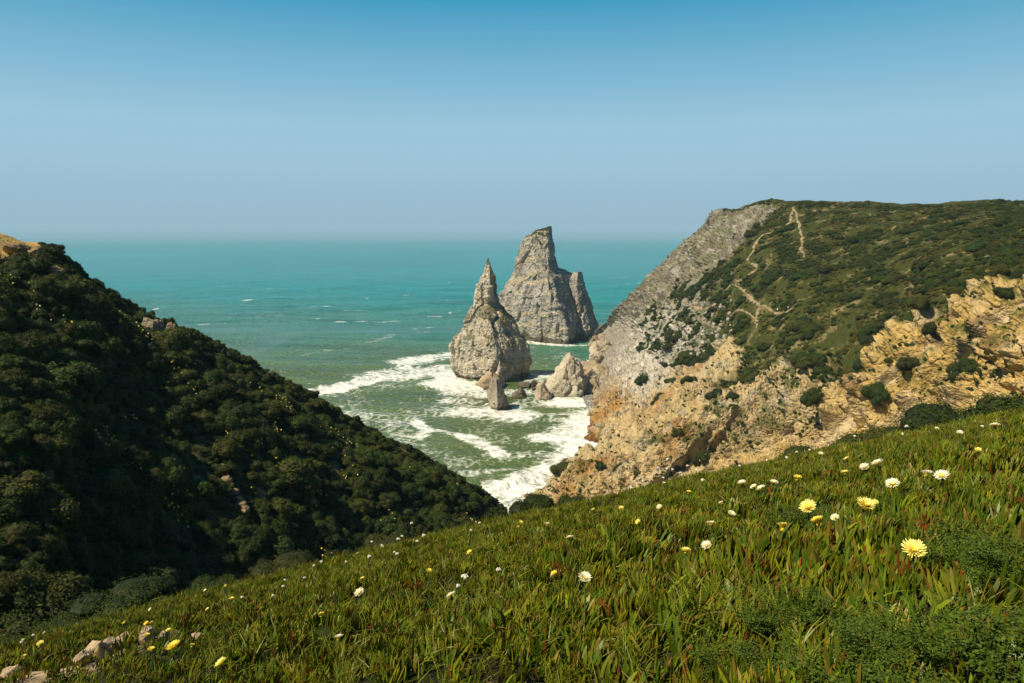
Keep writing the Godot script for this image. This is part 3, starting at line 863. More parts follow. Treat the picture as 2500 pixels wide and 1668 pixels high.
func build_sea() -> void:
	var nx0 := -190.0
	var nx1 := 110.0
	var nz0 := -180.0
	var nz1 := -650.0
	M.ripple = normal_texture(noise(FastNoiseLite.TYPE_SIMPLEX_SMOOTH, 0.03, 5, 21), 1024, 6.0)
	M.chop = gray_texture(noise(FastNoiseLite.TYPE_SIMPLEX_SMOOTH, 0.014, 4, 22), 1024, 0.0, 1.0)
	var foam := foam_image(nx0, nz0, nx1, nz1, 800, 1240, FOAM, 0.38 * 2.6)
	var far := []
	for k in FAR: far.append([k[0], k[1], k[2], k[3], 2.0, 0.62])
	for i in 34:
		var z := -rng.randf_range(680.0, 1900.0)
		var x := rng.randf_range(-0.75, 0.35) * -z
		var l := rng.randf_range(6.0, 26.0)
		far.append([x, z, x + l, z - l * 0.35, rng.randf_range(1.2, 2.2), rng.randf_range(0.3, 0.6)])
	var far_foam := foam_image(-1400.0, -650.0, 700.0, -1950.0, 1400, 868, far, 1.5)
	var sea := base("sea", Vector3.ZERO)
	tag(sea, "", "", "", "structure")
	var near_mat := sea_material(foam)
	var far_mat := sea_material(far_foam)
	far_mat.heightmap_scale = 130.0
	var open_mat := sea_material(null)
	open_mat.heightmap_scale = 130.0
	var u := Vector2(nx0, nz0)
	var v := Vector2(nx1, nz1)
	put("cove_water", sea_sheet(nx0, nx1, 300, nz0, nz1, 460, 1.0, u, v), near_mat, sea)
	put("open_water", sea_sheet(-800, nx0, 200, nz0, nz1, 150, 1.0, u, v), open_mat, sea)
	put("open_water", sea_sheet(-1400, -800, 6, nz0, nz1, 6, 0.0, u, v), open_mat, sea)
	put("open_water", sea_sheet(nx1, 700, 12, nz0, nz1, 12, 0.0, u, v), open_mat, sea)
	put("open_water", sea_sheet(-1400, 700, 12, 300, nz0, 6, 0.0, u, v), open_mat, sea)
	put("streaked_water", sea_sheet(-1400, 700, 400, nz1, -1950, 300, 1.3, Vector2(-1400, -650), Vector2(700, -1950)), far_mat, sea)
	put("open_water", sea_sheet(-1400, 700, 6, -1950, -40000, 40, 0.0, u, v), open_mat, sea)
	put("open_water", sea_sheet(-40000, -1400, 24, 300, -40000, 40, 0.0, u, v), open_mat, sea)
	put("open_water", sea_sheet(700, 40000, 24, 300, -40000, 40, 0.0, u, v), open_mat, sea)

# ------------------------------------------------------------------ the land
func build_headland() -> void:
	var rows := []
	for r in HCTRL:
		var row := []
		for p in r: row.append(Vector3(p[0], p[1], p[2]))
		rows.append(row)
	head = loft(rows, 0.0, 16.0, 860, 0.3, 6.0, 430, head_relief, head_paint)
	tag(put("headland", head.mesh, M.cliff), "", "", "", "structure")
	footpath([[8.92, 3.94], [8.86, 3.74], [8.78, 3.56], [8.3, 3.42], [7.9, 3.34], [7.62, 3.18], [7.42, 3.0], [7.72, 2.92], [7.14, 2.76], [6.84, 2.73], [7.22, 2.58], [7.42, 2.5], [7.58, 2.45], [7.46, 2.31], [7.54, 2.24]], 1.1)
	footpath([[8.92, 3.94], [9.1, 3.49], [9.18, 3.32], [9.18, 3.17], [9.28, 3.06]], 1.0)
	footpath([[7.58, 2.45], [7.78, 2.47], [8.1, 2.43], [8.6, 2.44], [9.0, 2.5]], 0.9)
	footpath([[6.84, 2.73], [6.2, 2.62], [5.6, 2.66], [5.0, 2.8]], 1.0)
	footpath([[7.46, 2.31], [6.9, 2.4], [6.3, 2.38], [5.8, 2.5]], 0.9)

var path_spots := []
func footpath(pts: Array, wide: float) -> void:
	var v := PackedVector3Array()
	var c := PackedColorArray()
	var idx := PackedInt32Array()
	var steps := (pts.size() - 1) * 22
	var line := []
	for p in pts: line.append(Vector3(p[0], p[1], 0))
	for i in steps + 1:
		var q := along(line, float(i) / steps * (pts.size() - 1) * 0.9999)
		q.x += 0.05 * n_fbm.get_noise_2d(i * 9.0, wide * 50.0)
		var p := on(head, q.x, q.y)
		path_spots.append([p, wide])
		var q2 := along(line, minf(float(i + 1) / steps * (pts.size() - 1), (pts.size() - 1) * 0.9999))
		var ahead := on(head, q2.x, q2.y) - p
		var n := normal_on(head, q.x, q.y)
		var side := ahead.cross(n).normalized()
		var wd := wide * (0.7 + 1.3 * n_fbm.get_noise_2d(i * 16.0, 40.0))
		for k in 5:
			var f := k / 4.0 - 0.5
			v.append(p + side * wd * f * 2.0 + n * (0.3 - 0.9 * absf(f)) + Vector3(0, 0.1 * n_fbm.get_noise_2d(i * 31.0, k * 60.0), 0))
			c.append(solid(Color(0.44, 0.34, 0.21) * (0.9 + 0.4 * n_fbm.get_noise_2d(i * 23.0, k * 70.0))))
	for i in steps:
		for k in 4:
			var a := i * 5 + k
			idx.append_array([a, a + 5, a + 1, a + 1, a + 5, a + 6])
	tag(put("footpath", mesh_of(v, idx, c), M.dirt), "", "", "", "structure")

func near_path(p: Vector3, r: float) -> bool:
	for q in path_spots:
		if absf(q[0].x - p.x) < 3.0 and absf(q[0].z - p.z) < 3.0 and q[0].distance_to(p) < r + q[1] * 0.8: return true
	return false

func build_hillside() -> void:
	var ridge := []
	var foot := []
	for p in LR: ridge.append(Vector3(p[0], p[1], p[2]))
	for p in LB: foot.append(Vector3(p[0], p[1], p[2]))
	var under := []
	var mid := []
	var back := []
	var shore := []
	for i in ridge.size():
		var away: Vector3 = ridge[i] - foot[i]
		away.y = 0.0
		away = away.normalized()
		under.append(foot[i] - away * 5.0 + Vector3(0, -9, 0))
		mid.append(foot[i].lerp(ridge[i], 0.5) + Vector3(0, 1.8, 0))
		back.append(ridge[i] + away * 14.0 + Vector3(-3, -7, -6))
		shore.append(Vector3(ridge[i].x - 46.0, -12.0, ridge[i].z - 62.0))
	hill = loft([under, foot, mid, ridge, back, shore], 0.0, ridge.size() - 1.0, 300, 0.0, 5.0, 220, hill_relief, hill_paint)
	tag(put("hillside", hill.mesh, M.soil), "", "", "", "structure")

func build_slope() -> void:
	var na := 420
	var nr := 380
	var w := na + 1
	var h := nr + 1
	var pos := PackedVector3Array()
	var col := PackedColorArray()
	pos.resize(w * h); col.resize(w * h)
	for i in h:
		var f := float(i) / nr
		var r := 0.15 + 3.0 * f + 16.0 * f * f + 110.0 * pow(f, 4.0)
		for j in w:
			var a := lerpf(-PI * 0.5 - 1.75, -PI * 0.5 + 1.75, float(j) / na)
			var x := cos(a) * r
			var z := sin(a) * r
			pos[i * w + j] = Vector3(x, slope_y(x, z) - 0.03, z)
			var b := n_fbm.get_noise_2d(x * 90.0, z * 90.0)
			var e := n_fbm.get_noise_2d(x * 400.0, z * 400.0)
			var c := Color(0.028, 0.026, 0.012).lerp(Color(0.03, 0.04, 0.01), ss(-0.2, 0.2, b))
			var track := Vector2(x + 3.45, z + 5.4).length() / 0.75
			var bare := ss(1.2, 0.5, track + 0.8 * b)
			c = c.lerp(Color(0.42, 0.32, 0.2), bare)
			col[i * w + j] = solid(c * (1.0 + 0.4 * e))
	var nrm := grid_normals(pos, w, h)
	tag(put("flowering_slope", mesh_of(pos, grid_index(w, h), col, nrm), M.dirt), "", "", "", "structure")

# ------------------------------------------------------------------ sea stacks and boulders
func build_stacks() -> void:
	var far_stack := base("sea_stack", Vector3.ZERO)
	put("main_stack", stack_mesh(FAR_STACK, -612.0, 0.55, 0.4, 0.1, 0.25, far_stack_tone, 1.0, 330, 330), M.stack, far_stack)
	put("side_tower", stack_mesh(TOWER, -603.0, 0.4, 0.6, 0.1, 0.2, far_stack_tone, 0.85, 150, 190), M.stack, far_stack)
	tag(far_stack, "tall grey sea stack with slanting top, farther out and broader than the pointed one", "sea stack")
	var near_stack := put("sea_stack", stack_mesh(NEAR_STACK, -436.0, 0.42, 0.35, 0.1, 0.05, near_stack_tone, 0.95, 320, 330), M.stack)
	tag(near_stack, "pale pointed sea stack with needle tip standing in white foam", "sea stack")
	var names := [
		"rust and grey boulder leaning against the foot of the pointed stack",
		"leaning dark-sided slab of rock nearest the shore in the foam",
		"largest pale cracked boulder in the cove with a slanting top",
		"small pale boulder leaning on the left of the largest cove boulder",
		"round tan boulder behind the largest cove boulder",
		"pale block wedged between the largest cove boulder and the cliff",
		"low dark wedge-shaped rock in the foam beside the cove boulders",
		"pale boulder at the cliff foot by the green inlet",
		"", "", "", "", "",
		"small tan boulder behind the round one in the cove",
		"dark boulder at the waterline below the tip of the headland",
		"", "", "", "", "", "", "", ""]
	var tones := [Color(0.56, 0.42, 0.27), Color(0.46, 0.4, 0.31), Color(0.64, 0.56, 0.42), Color(0.64, 0.53, 0.38), Color(0.6, 0.48, 0.31), Color(0.64, 0.56, 0.44), Color(0.24, 0.19, 0.13), Color(0.62, 0.52, 0.38)]
	var cut := {
		0: [[-0.7, 0.7, 0.1, 0.62], [0.9, 0.3, 0.2, 0.7], [-0.9, -0.2, 0.4, 0.75], [0.1, 0.25, 1, 0.7], [0.3, 0.9, -0.2, 0.72], [0, 0, -1, 0.8], [0, -1, 0, 0.9]],
		1: [[-0.75, 0.3, 0.45, 0.5], [0.85, 0.25, 0.3, 0.5], [0.75, 0.1, 0.7, 0.62], [-0.95, -0.15, 0.1, 0.62], [0.1, 0.35, -1, 0.55], [0, -1, 0, 0.95], [-0.3, 0.9, 0.2, 0.86]],
		2: [[-0.72, 0.68, 0.12, 0.5], [0.98, 0.1, 0.15, 0.72], [0.55, 0.84, 0.0, 0.88], [-0.12, 0.2, 1, 0.62], [0.5, 0.1, 0.9, 0.8], [-0.95, 0.1, 0.3, 0.8], [0, 0.1, -1, 0.75], [0, -1, 0, 0.9], [-0.35, 0.45, 0.8, 0.66]],
		3: [[-0.8, 0.35, 0.3, 0.6], [0.75, 0.65, 0.1, 0.55], [0.1, 0.2, 1, 0.65], [0.9, -0.1, 0.3, 0.75], [-0.2, 0.95, 0, 0.8], [0, 0, -1, 0.7], [0, -1, 0, 0.9]],
		6: [[-0.5, 0.75, 0.3, 0.5], [0.7, 0.6, 0.3, 0.6], [0, 0.2, 1, 0.6], [-0.9, 0, 0.2, 0.8], [0.9, 0, 0, 0.85], [0, 0.3, -1, 0.6], [0, -1, 0, 0.9]]}
	for i in BOULD.size():
		var b: Array = BOULD[i]
		var size := Vector3(b[2] * 0.66, b[3] * 0.86, b[2] * 0.6)
		var tone: Color = tones[i] if i < tones.size() else (Color(0.16, 0.13, 0.09) if i < 13 else Color(0.5, 0.4, 0.26))
		var o := put("boulder", boulder_mesh(40 + i * 3, size, 13, 0.2, tone, -size.y * 0.25 + 0.6, 64 if i < 9 else 26, cut.get(i, [])), M.boulder)
		o.position = Vector3(b[0], b[3] * 0.22, b[1] - size.z * 0.6)
		if i == 1: o.rotation_degrees = Vector3(-6, 0, 8)
		if i == 3: o.rotation_degrees = Vector3(0, 0, 6)
		if names[i]: tag(o, names[i], "boulder")
		elif i > 14: tag(o, "tan fallen block heaped at the foot of the headland by the cove boulders", "boulder", "fallen blocks at the headland foot")
		else: tag(o, "low dark wave-washed rock between the pointed stack and the cove boulders", "boulder", "wave-washed rocks in the cove")
	# shingle between the boulders and the cliff
	var xf := []
	var tint := []
	for i in 2600:
		var f := rng.randf()
		var x := lerpf(37.0, 49.0, rng.randf())
		var z := lerpf(-352.0, -432.0, f)
		var s := rng.randf_range(0.15, 0.42)
		xf.append(Transform3D(Basis.from_euler(Vector3(rng.randf() * 6, rng.randf() * 6, 0)) * Basis.from_scale(Vector3(s, s * 0.7, s)), Vector3(x, 0.9 + 0.6 * n_soft.get_noise_2d(x * 5, z * 5), z)))
		tint.append(Color(0.5, 0.46, 0.4) * rng.randf_range(0.6, 1.1))
	many("shingle", boulder_mesh(5, Vector3.ONE, 9, 0.1, Color(1, 1, 1), -99.0, 6), M.pebble, xf, tint, "pale shingle between the cove boulders and the cliff")
	# boulders on the hillside skyline and among its scrub
	var crag := [
		[3.15, 3.0, 1.6, 0.9, "ochre rock outcrop on the skyline at the left edge of the hillside", Color(0.42, 0.29, 0.16)],
		[3.5, 2.99, 1.1, 1.0, "ochre knob of rock at the right end of the skyline outcrop", Color(0.4, 0.28, 0.15)],
		[4.1, 2.86, 1.0, 0.6, "tan rock half buried in scrub just below the skyline outcrop", Color(0.42, 0.31, 0.18)],
		[6.08, 3.0, 0.85, 1.1, "pale angular rock, uppermost of the hillside skyline group", Color(0.42, 0.36, 0.26)],
		[6.28, 3.0, 0.9, 1.1, "pale pyramid-shaped rock, second of the hillside skyline group", Color(0.4, 0.34, 0.25)],
		[6.62, 3.02, 1.0, 1.3, "reddish-topped rock perched on dark slabs on the hillside skyline", Color(0.36, 0.26, 0.18)],
		[6.72, 2.97, 1.3, 0.8, "dark rounded slab below the reddish-topped skyline rock", Color(0.2, 0.17, 0.12)],
		[6.58, 2.92, 0.8, 0.7, "small pale rock in scrub below the skyline group", Color(0.4, 0.33, 0.23)]]
	for i in crag.size():
		var k: Array = crag[i]
		var o := put("hillside_rock", boulder_mesh(90 + i * 5, Vector3(k[2], k[3], k[2] * 0.9), 11, 0.14, k[5], -99.0, 24), M.boulder)
		o.position = on(hill, k[0], k[1]) + Vector3(0, k[3] * 0.55 + (1.0 if i > 2 else 0.35), 0)
		o.rotation.y = i * 1.7
		tag(o, k[4], "rock")
	var bits := [[7.1, 1.62], [7.16, 1.58], [7.2, 1.54], [7.25, 1.5], [7.28, 1.47], [7.3, 1.52], [7.33, 1.44], [7.12, 1.66], [7.05, 1.7]]
	for i in bits.size():
		var s := rng.randf_range(0.28, 0.5)
		var o := put("scree_stone", boulder_mesh(140 + i, Vector3(s, s * 0.8, s), 9, 0.12, Color(0.4, 0.29, 0.17), -99.0, 14), M.boulder)
		o.position = on(hill, bits[i][0], bits[i][1]) + Vector3(0, 0.25, 0)
		tag(o, "tan stone lying in the bare gully on the scrub hillside", "stone", "stones in the hillside gully")

# ------------------------------------------------------------------ scrub
func spread_on(g: Dictionary, s0: float, s1: float, t0: float, t1: float, per_m2: float, keep: Callable) -> Array:
	# picks places evenly by area on a lofted surface: [position, normal, s, t]
	var out := []
	var ns := int((s1 - s0) / (g.s1 - g.s0) * (g.w - 1))
	var nt := int((t1 - t0) / (g.t1 - g.t0) * (g.h - 1))
	var ds := (s1 - s0) / ns
	var dt := (t1 - t0) / nt
	for i in nt:
		for j in ns:
			var s := s0 + j * ds
			var t := t0 + i * dt
			var a := on(g, s, t)
			var b := on(g, s + ds, t)
			var c := on(g, s, t + dt)
			var want := (b - a).cross(c - a).length() * per_m2
			var count := int(want) + (1 if rng.randf() < want - int(want) else 0)
			for k in count:
				var q := [0, 0, s + rng.randf() * ds, t + rng.randf() * dt]
				q[0] = on(g, q[2], q[3])
				q[1] = normal_on(g, q[2], q[3])
				if keep.call(q): out.append(q)
	return out

func build_scrub() -> void:
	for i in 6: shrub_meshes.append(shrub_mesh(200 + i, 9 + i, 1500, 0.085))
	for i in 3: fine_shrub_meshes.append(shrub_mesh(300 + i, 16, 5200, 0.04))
	var greens := [Color(0.066, 0.095, 0.012), Color(0.048, 0.076, 0.01), Color(0.1, 0.115, 0.016), Color(0.07, 0.082, 0.012), Color(0.055, 0.1, 0.012)]
	M.shrub = []
	for g in greens: M.shrub.append(leaf_material(g.linear_to_srgb(), 0.7, 0.15))
	# --- left hillside: the bushes that show largest stand on their own, the rest of the scrub is one mass
	var eye := Vector3(0, 85, 0)
	var spots := spread_on(hill, 1.2, 14.0, 0.9, 3.5, 0.42, func(q):
		if q[3] > 2.9 and q[2] > 2.6 and q[2] < 3.62: return false
		if absf(q[2] - 7.2) < 0.16 and absf(q[3] - 1.55) < 0.14: return false
		return true)
	var all := []
	for q in spots:
		var n := n_fbm.get_noise_3dv(q[0] * 12.0)
		var r := 0.65 + 0.75 * rng.randf() + 1.4 * maxf(n + 0.15, 0.0) * 2.0 * rng.randf()
		if q[3] > 2.9: r = minf(r, 1.0)
		all.append([q[0], r, r / q[0].distance_to(eye), n, q[2], q[3]])
	all.sort_custom(func(a, b): return a[2] > b[2])
	var xf := []
	var tint := []
	var alone := 0
	for i in all.size():
		var k: Array = all[i]
		var r: float = k[1]
		var turn := rng.randf() * TAU
		var size := Vector3(r * rng.randf_range(0.9, 1.2), r * rng.randf_range(0.75, 1.15), r * rng.randf_range(0.9, 1.2))
		var d: Vector3 = k[0] - eye
		var ang := d.x / -d.z
		var seen := d.z < -20.0 and ang > -0.72 and ang < 0.05
		var which := rng.randi() % 5
		if seen and alone < 296 and not (rng.randf() < 0.25):
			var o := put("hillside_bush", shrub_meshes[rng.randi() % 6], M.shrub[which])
			o.transform = upright(k[0] + Vector3(0, -0.2, 0), turn, size)
			var look: String = ["dark green", "blackish green", "light olive", "brownish green", "bright green"][which]
			var build: String = "tall" if size.y > size.x * 1.02 else ("broad" if r > 1.7 else "rounded")
			var where_ := hill_place(k[4], k[5])
			tag(o, "%s %s bush %s" % [build, look, where_], "bush", "bushes " + where_)
			alone += 1
		else:
			xf.append(upright(k[0] + Vector3(0, -0.2, 0), turn, size))
			tint.append(greens[which] * rng.randf_range(0.75, 1.25))
	# low growth that fills in between
	for q in spread_on(hill, 1.2, 14.0, 0.8, 3.6, 1.3, func(q): return not (q[3] > 2.9 and q[2] > 2.6 and q[2] < 3.62) and n_fbm.get_noise_3dv(q[0] * 18.0) < 0.3):
		var r := rng.randf_range(0.28, 0.6)
		xf.append(upright(q[0] + Vector3(0, -0.1, 0), rng.randf() * TAU, Vector3(r, r * 0.8, r)))
		var g: Color = greens[rng.randi() % 5] * rng.randf_range(0.7, 1.3)
		if rng.randf() < 0.12: g = Color(0.1, 0.075, 0.025)
		tint.append(g)
	scatter("hillside_scrub", xf, tint, "low dark scrub filling the left hillside between its bushes")
	# yellow blooms and reddened leaves in drifts on the hillside
	var bloom := []
	var bloom_tint := []
	for q in spread_on(hill, 2.5, 13.5, 1.0, 2.9, 3.2, func(q): return not (q[2] < 3.8 and q[3] < 2.2) and n_soft.get_noise_3dv(q[0] * 14.0) > 0.28 and n_fbm.get_noise_3dv(q[0] * 60.0) > -0.05):
		if rng.randf() < 0.5: continue
		var s := rng.randf_range(0.05, 0.095)
		bloom.append(Transform3D(Basis.from_euler(Vector3(rng.randf(), rng.randf() * 6, rng.randf())) * Basis.from_scale(Vector3(s, s, s)), q[0] + Vector3(0.2, rng.randf_range(0.5, 1.3), 0.2)))
		bloom_tint.append(Color(0.72, 0.6, 0.06) if rng.randf() < 0.8 else Color(0.75, 0.7, 0.45))
	many("hillside_blooms", boulder_mesh(9, Vector3.ONE, 7, 0.1, Color(1, 1, 1), -99.0, 5), M.petal_tint, bloom, bloom_tint, "yellow blooms dotted in drifts over the left hillside")
	for k in [[4.05, 1.5, 0.5], [4.15, 1.52, 0.38], [8.5, 1.25, 0.3], [5.0, 1.16, 0.35]]:
		var o := put("red_leaved_plant", shrub_meshes[1], M.red_leaf)
		o.transform = upright(on(hill, k[0], k[1]) + Vector3(0.2, 0.7, 0.4), 0.4, Vector3(k[2], k[2] * 0.5, k[2] * 0.6))
		tag(o, "patch of red-leaved succulent among the dark bushes of the left hillside", "plant", "red-leaved patches on the left hillside")
	# --- headland
	xf = []
	tint = []
	for q in spread_on(head, 3.4, 15.2, 1.7, 4.3, 0.32, func(q): return rng.randf() < head_green(q[0], q[2], q[3]) and not near_path(q[0], 0.7)):
		var n := n_fbm.get_noise_3dv(q[0] * 7.0)
		if n < -0.1 - 0.03 * (q[2] - 5.0): continue
		var r := rng.randf_range(0.45, 1.0) + 2.4 * maxf(n, 0.0) * rng.randf() * 2.0
		if q[3] > 3.4: r *= 0.85
		if near_path(q[0], r * 0.9): r = 0.35
		xf.append(upright(q[0] + Vector3(0, -0.15, 0), rng.randf() * TAU, Vector3(r * 1.15, r * 0.8, r * 1.15), (Vector3.UP * 2.0 + q[1]).normalized()))
		var g: Color = greens[rng.randi() % 5] * rng.randf_range(0.7, 1.25)
		if r < 0.9 and rng.randf() < 0.3 + 0.4 * ss(-0.1, 0.3, n_soft.get_noise_3dv(q[0] * 5.0)): g = Color(0.22, 0.16, 0.018) * rng.randf_range(0.6, 1.1)
		tint.append(g)
	for q in spread_on(head, 4.0, 15.0, 1.02, 2.1, 0.5, func(q): return q[1].y > 0.12 and (n_fbm.get_noise_3dv(q[0] * 9.0) > 0.14 or (q[2] > 7.0 and n_fbm.get_noise_3dv(q[0] * 7.0 + Vector3(40, 0, 90)) > 0.12)) and rng.randf() < (0.8 if q[2] > 8.0 else 0.3) and chute(q[2], q[3]) < 0.3):
		var r := rng.randf_range(0.25, 0.7)
		xf.append(upright(q[0], rng.randf() * TAU, Vector3(r, r * 0.7, r), (Vector3.UP + q[1]).normalized()))
		tint.append(greens[rng.randi() % 5] * rng.randf_range(0.9, 1.6))
	for q in spread_on(head, 0.5, 9.0, 2.2, 4.2, 0.16, func(q): return n_fbm.get_noise_3dv(q[0] * 10.0) > 0.12 and head_green(q[0], q[2], q[3]) < 0.5):
		var r := rng.randf_range(0.3, 0.8)
		xf.append(upright(q[0], rng.randf() * TAU, Vector3(r, r * 0.45, r), (Vector3.UP + q[1]).normalized()))
		tint.append(greens[rng.randi() % 5] * rng.randf_range(1.0, 1.6))
	scatter("headland_scrub", xf, tint, "wind-clipped green and olive scrub covering the headland")
	for i in CLIFFB.size():
		var k: Array = CLIFFB[i]
		var r: float = k[2] * 0.9
		var o := put("cliff_bush", fine_shrub_meshes[i % 3], M.shrub[i % 5])
		var n := normal_on(head, k[0], k[1])
		o.transform = upright(on(head, k[0], k[1]) - n * r * 0.2, i * 1.3, Vector3(r * 1.15, r * 1.05, r * 1.15), (Vector3.UP * 1.5 + n).normalized())
		var patch := "on the orange cliff above the surf" if k[0] < 7.5 else ("on the fluted tan cliff" if k[0] < 10.2 else ("beside the scree chute" if k[0] < 12.6 else "on the ochre cliff at the right edge"))
		var big := "large" if k[2] > 3.6 else ("small" if k[2] < 2.6 else "middling")
		tag(o, "%s rounded dark green bush %s" % [big, patch], "bush", "bushes " + patch)
	# --- pale limestone blocks that stand out of the headland scrub
	var blocks := []
	for i in 4: blocks.append(boulder_mesh(400 + i, Vector3.ONE, 10, 0.14, Color(0.56, 0.52, 0.45), -99.0, 12))
	var n_block := 0
	for q in spread_on(head, 3.7, 6.7, 2.0, 2.75, 0.035, func(q): return true):
		var r := rng.randf_range(0.45, 1.2)
		var o := put("limestone_block", blocks[rng.randi() % 4], M.boulder)
		o.transform = Transform3D(Basis.from_euler(Vector3(rng.randf(), rng.randf() * 6, rng.randf())) * Basis.from_scale(Vector3(r, r * 0.8, r)), q[0] + Vector3(0, r * 0.2, 0))
		tag(o, "pale limestone block showing through the scrub of the headland", "rock", "limestone blocks among the headland scrub")
		n_block += 1
		if n_block >= 160: break
	# --- bushes just over the brow of the flowering slope
	var brow := [[0.95, -23.6, 1.15, "rounded dark bush at the brow where the white surf shows", 1], [2.1, -23.2, 1.0, "second dark bush right of the surf gap, over the brow", 0], [0.1, -25.5, 0.8, "low bush at the bottom of the gap between hillside and slope", 1],
		[-9.6, -17.2, 1.5, "broad small-leaved bush beyond the pale foreground stones", 1], [-8.2, -18.6, 1.2, "small-leaved bush right of the broad one beyond the foreground stones", 1], [-11.0, -16.8, 1.2, "small-leaved bush left of the broad one above the dark ravine", 1],
		[-6.6, -20.5, 1.2, "low dark bush over the brow left of the thrift flowers", 3], [-4.2, -23.0, 1.5, "rounded brown-green bush behind the tall thrift flowers", 3], [-2.4, -25.5, 1.3, "dark bush between the thrift flowers and the surf gap", 0],
		[13.6, -21.5, 2.1, "dark bush bank over the brow at the right edge", 1], [15.6, -21.0, 2.3, "tallest bush of the bank at the right edge of the slope", 0], [11.6, -22.3, 1.7, "dark bush left of the bank at the right edge", 2], [9.8, -23.0, 1.3, "low bush over the brow below the scree chute", 2], [8.0, -23.5, 1.1, "small low bush over the brow left of the scree chute", 4], [17.6, -20.0, 2.2, "last bush of the bank, cut by the right edge of the view", 1]]
	for i in brow.size():
		var k: Array = brow[i]
		var o := put("brow_bush", fine_shrub_meshes[i % 3], M.shrub[k[4]])
		o.transform = upright(Vector3(k[0], slope_y(k[0], k[1]) - 0.25, k[1]), i * 2.1, Vector3(k[2], k[2] * (0.62 if i > 2 else 0.95), k[2]))
		tag(o, k[3], "bush")

func hill_place(s: float, t: float) -> String:
	var height := "on the skyline" if t > 2.8 else ("high" if t > 2.3 else ("midway up" if t > 1.7 else "low"))
	var along_ := "by the ochre outcrop" if s < 4.6 else ("near the skyline boulders" if s < 7.2 else ("above the stony gully" if s < 9.0 else ("toward the surf" if s < 11.0 else "at the seaward end")))
	return "%s on the left hillside %s" % [height, along_] if t <= 2.8 else "on the left hillside's skyline %s" % along_

func scatter(called: String, xf: Array, tint: Array, label: String) -> void:
	var holder := base(called, Vector3.ZERO)
	tag(holder, label, "scrub", "", "stuff")
	var lots := []
	var tints := []
	for i in 6:
		lots.append([])
		tints.append([])
	for i in xf.size():
		lots[i % 6].append(xf[i])
		tints[i % 6].append(tint[i])
	for i in 6:
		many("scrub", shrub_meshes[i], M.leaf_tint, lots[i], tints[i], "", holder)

# ------------------------------------------------------------------ the flowering slope
func build_ground_cover() -> void:
	var kinds := []
	for i in 7: kinds.append(sprig_mesh(500 + i, 11, 0.018, [0.35, 0.5, 0.6, 0.45, 0.8, 0.4, 0.55][i], Color(0.52, 0.84, 0.1) if i < 4 else Color(0.84, 1.04, 0.12)))
	kinds.append(sprig_mesh(520, 8, 0.75, 0.7))
	for i in 3: kinds.append(blade_mesh(530 + i, 16, 0.11))
	var lots := []
	var tints := []
	for k in kinds:
		lots.append([])
		tints.append([])
	var bands := [[0.3, 2.2, 330.0, 0.85], [2.2, 4.0, 280.0, 0.98], [4.0, 8.0, 200.0, 1.0], [8.0, 15.0, 105.0, 1.15], [15.0, 27.0, 46.0, 1.45]]
	for b in bands:
		var area: float = 0.5 * 2.3 * (b[1] * b[1] - b[0] * b[0])
		for i in int(area * b[2]):
			var r := sqrt(lerpf(b[0] * b[0], b[1] * b[1], rng.randf()))
			var a := -PI * 0.5 + rng.randf_range(-1.1, 1.2)
			var x := cos(a) * r
			var z := sin(a) * r
			var zone := n_fbm.get_noise_2d(x * 28.0, z * 28.0)
			var lush := n_soft.get_noise_2d(x * 40.0 + 900.0, z * 40.0)
			if Vector2(x + 3.45, z + 5.4).length() < 0.75 + 0.6 * zone and rng.randf() < 0.8: continue
			if lush < -0.35 and rng.randf() < 0.15: continue
			var grassy := ss(0.25, -0.15, zone + x * 0.05)
			var k := 4 + rng.randi() % 3 if rng.randf() < 0.42 else rng.randi() % 4
			if rng.randf() < grassy * 0.3: k = 8 + rng.randi() % 3
			elif rng.randf() < 0.02 + 0.12 * ss(0.3, 0.45, n_soft.get_noise_2d(x * 60.0, z * 60.0 + 400.0)): k = 7
			var s: float = b[3] * rng.randf_range(0.75, 1.3) * (1.0 + 0.5 * lush)
			var lean := Vector3(0.18 + rng.randfn() * 0.26, 1.0, rng.randfn() * 0.24).normalized()
			lots[k].append(upright(Vector3(x, slope_y(x, z) - 0.005, z), rng.randf() * TAU, Vector3(s, s, s), lean))
			tints[k].append(Color(1, 1, 1) * rng.randf_range(0.7, 1.2))
	var cover := base("ice_plant_cover", Vector3.ZERO)
	tag(cover, "mat of fleshy green ice plant leaves and grass on the near slope", "ground cover", "", "stuff")
	for i in kinds.size():
		many(["leaf_sprigs", "red_sprigs", "grass_blades"][0 if i < 7 else (1 if i == 7 else 2)], kinds[i], M.succulent, lots[i], tints[i], "", cover)
	# feathery herb clumps
	var herbs := []
	for i in 3: herbs.append(herb_mesh(560 + i, 17))
	for i in HERBS.size():
		if i < 15 and i % 2 == 1: continue
		var h: Array = HERBS[i]
		var o := put("feathery_herb", herbs[i % 3], M.herb)
		var s: float = [0.75, 1.0, 0.85, 1.15][i % 4]
		o.transform = upright(Vector3(h[0], slope_y(h[0], h[1]) + 0.03, h[1]), i * 1.9, Vector3(s, s, s))
		var at_ := "at the bottom right corner" if i < 15 or i > 25 else ("right of the largest yellow flower" if i < 21 else "above the bright yellow flowers")
		tag(o, "feathery green herb clump in the ice plant " + at_, "herb", "feathery herb clumps " + at_)

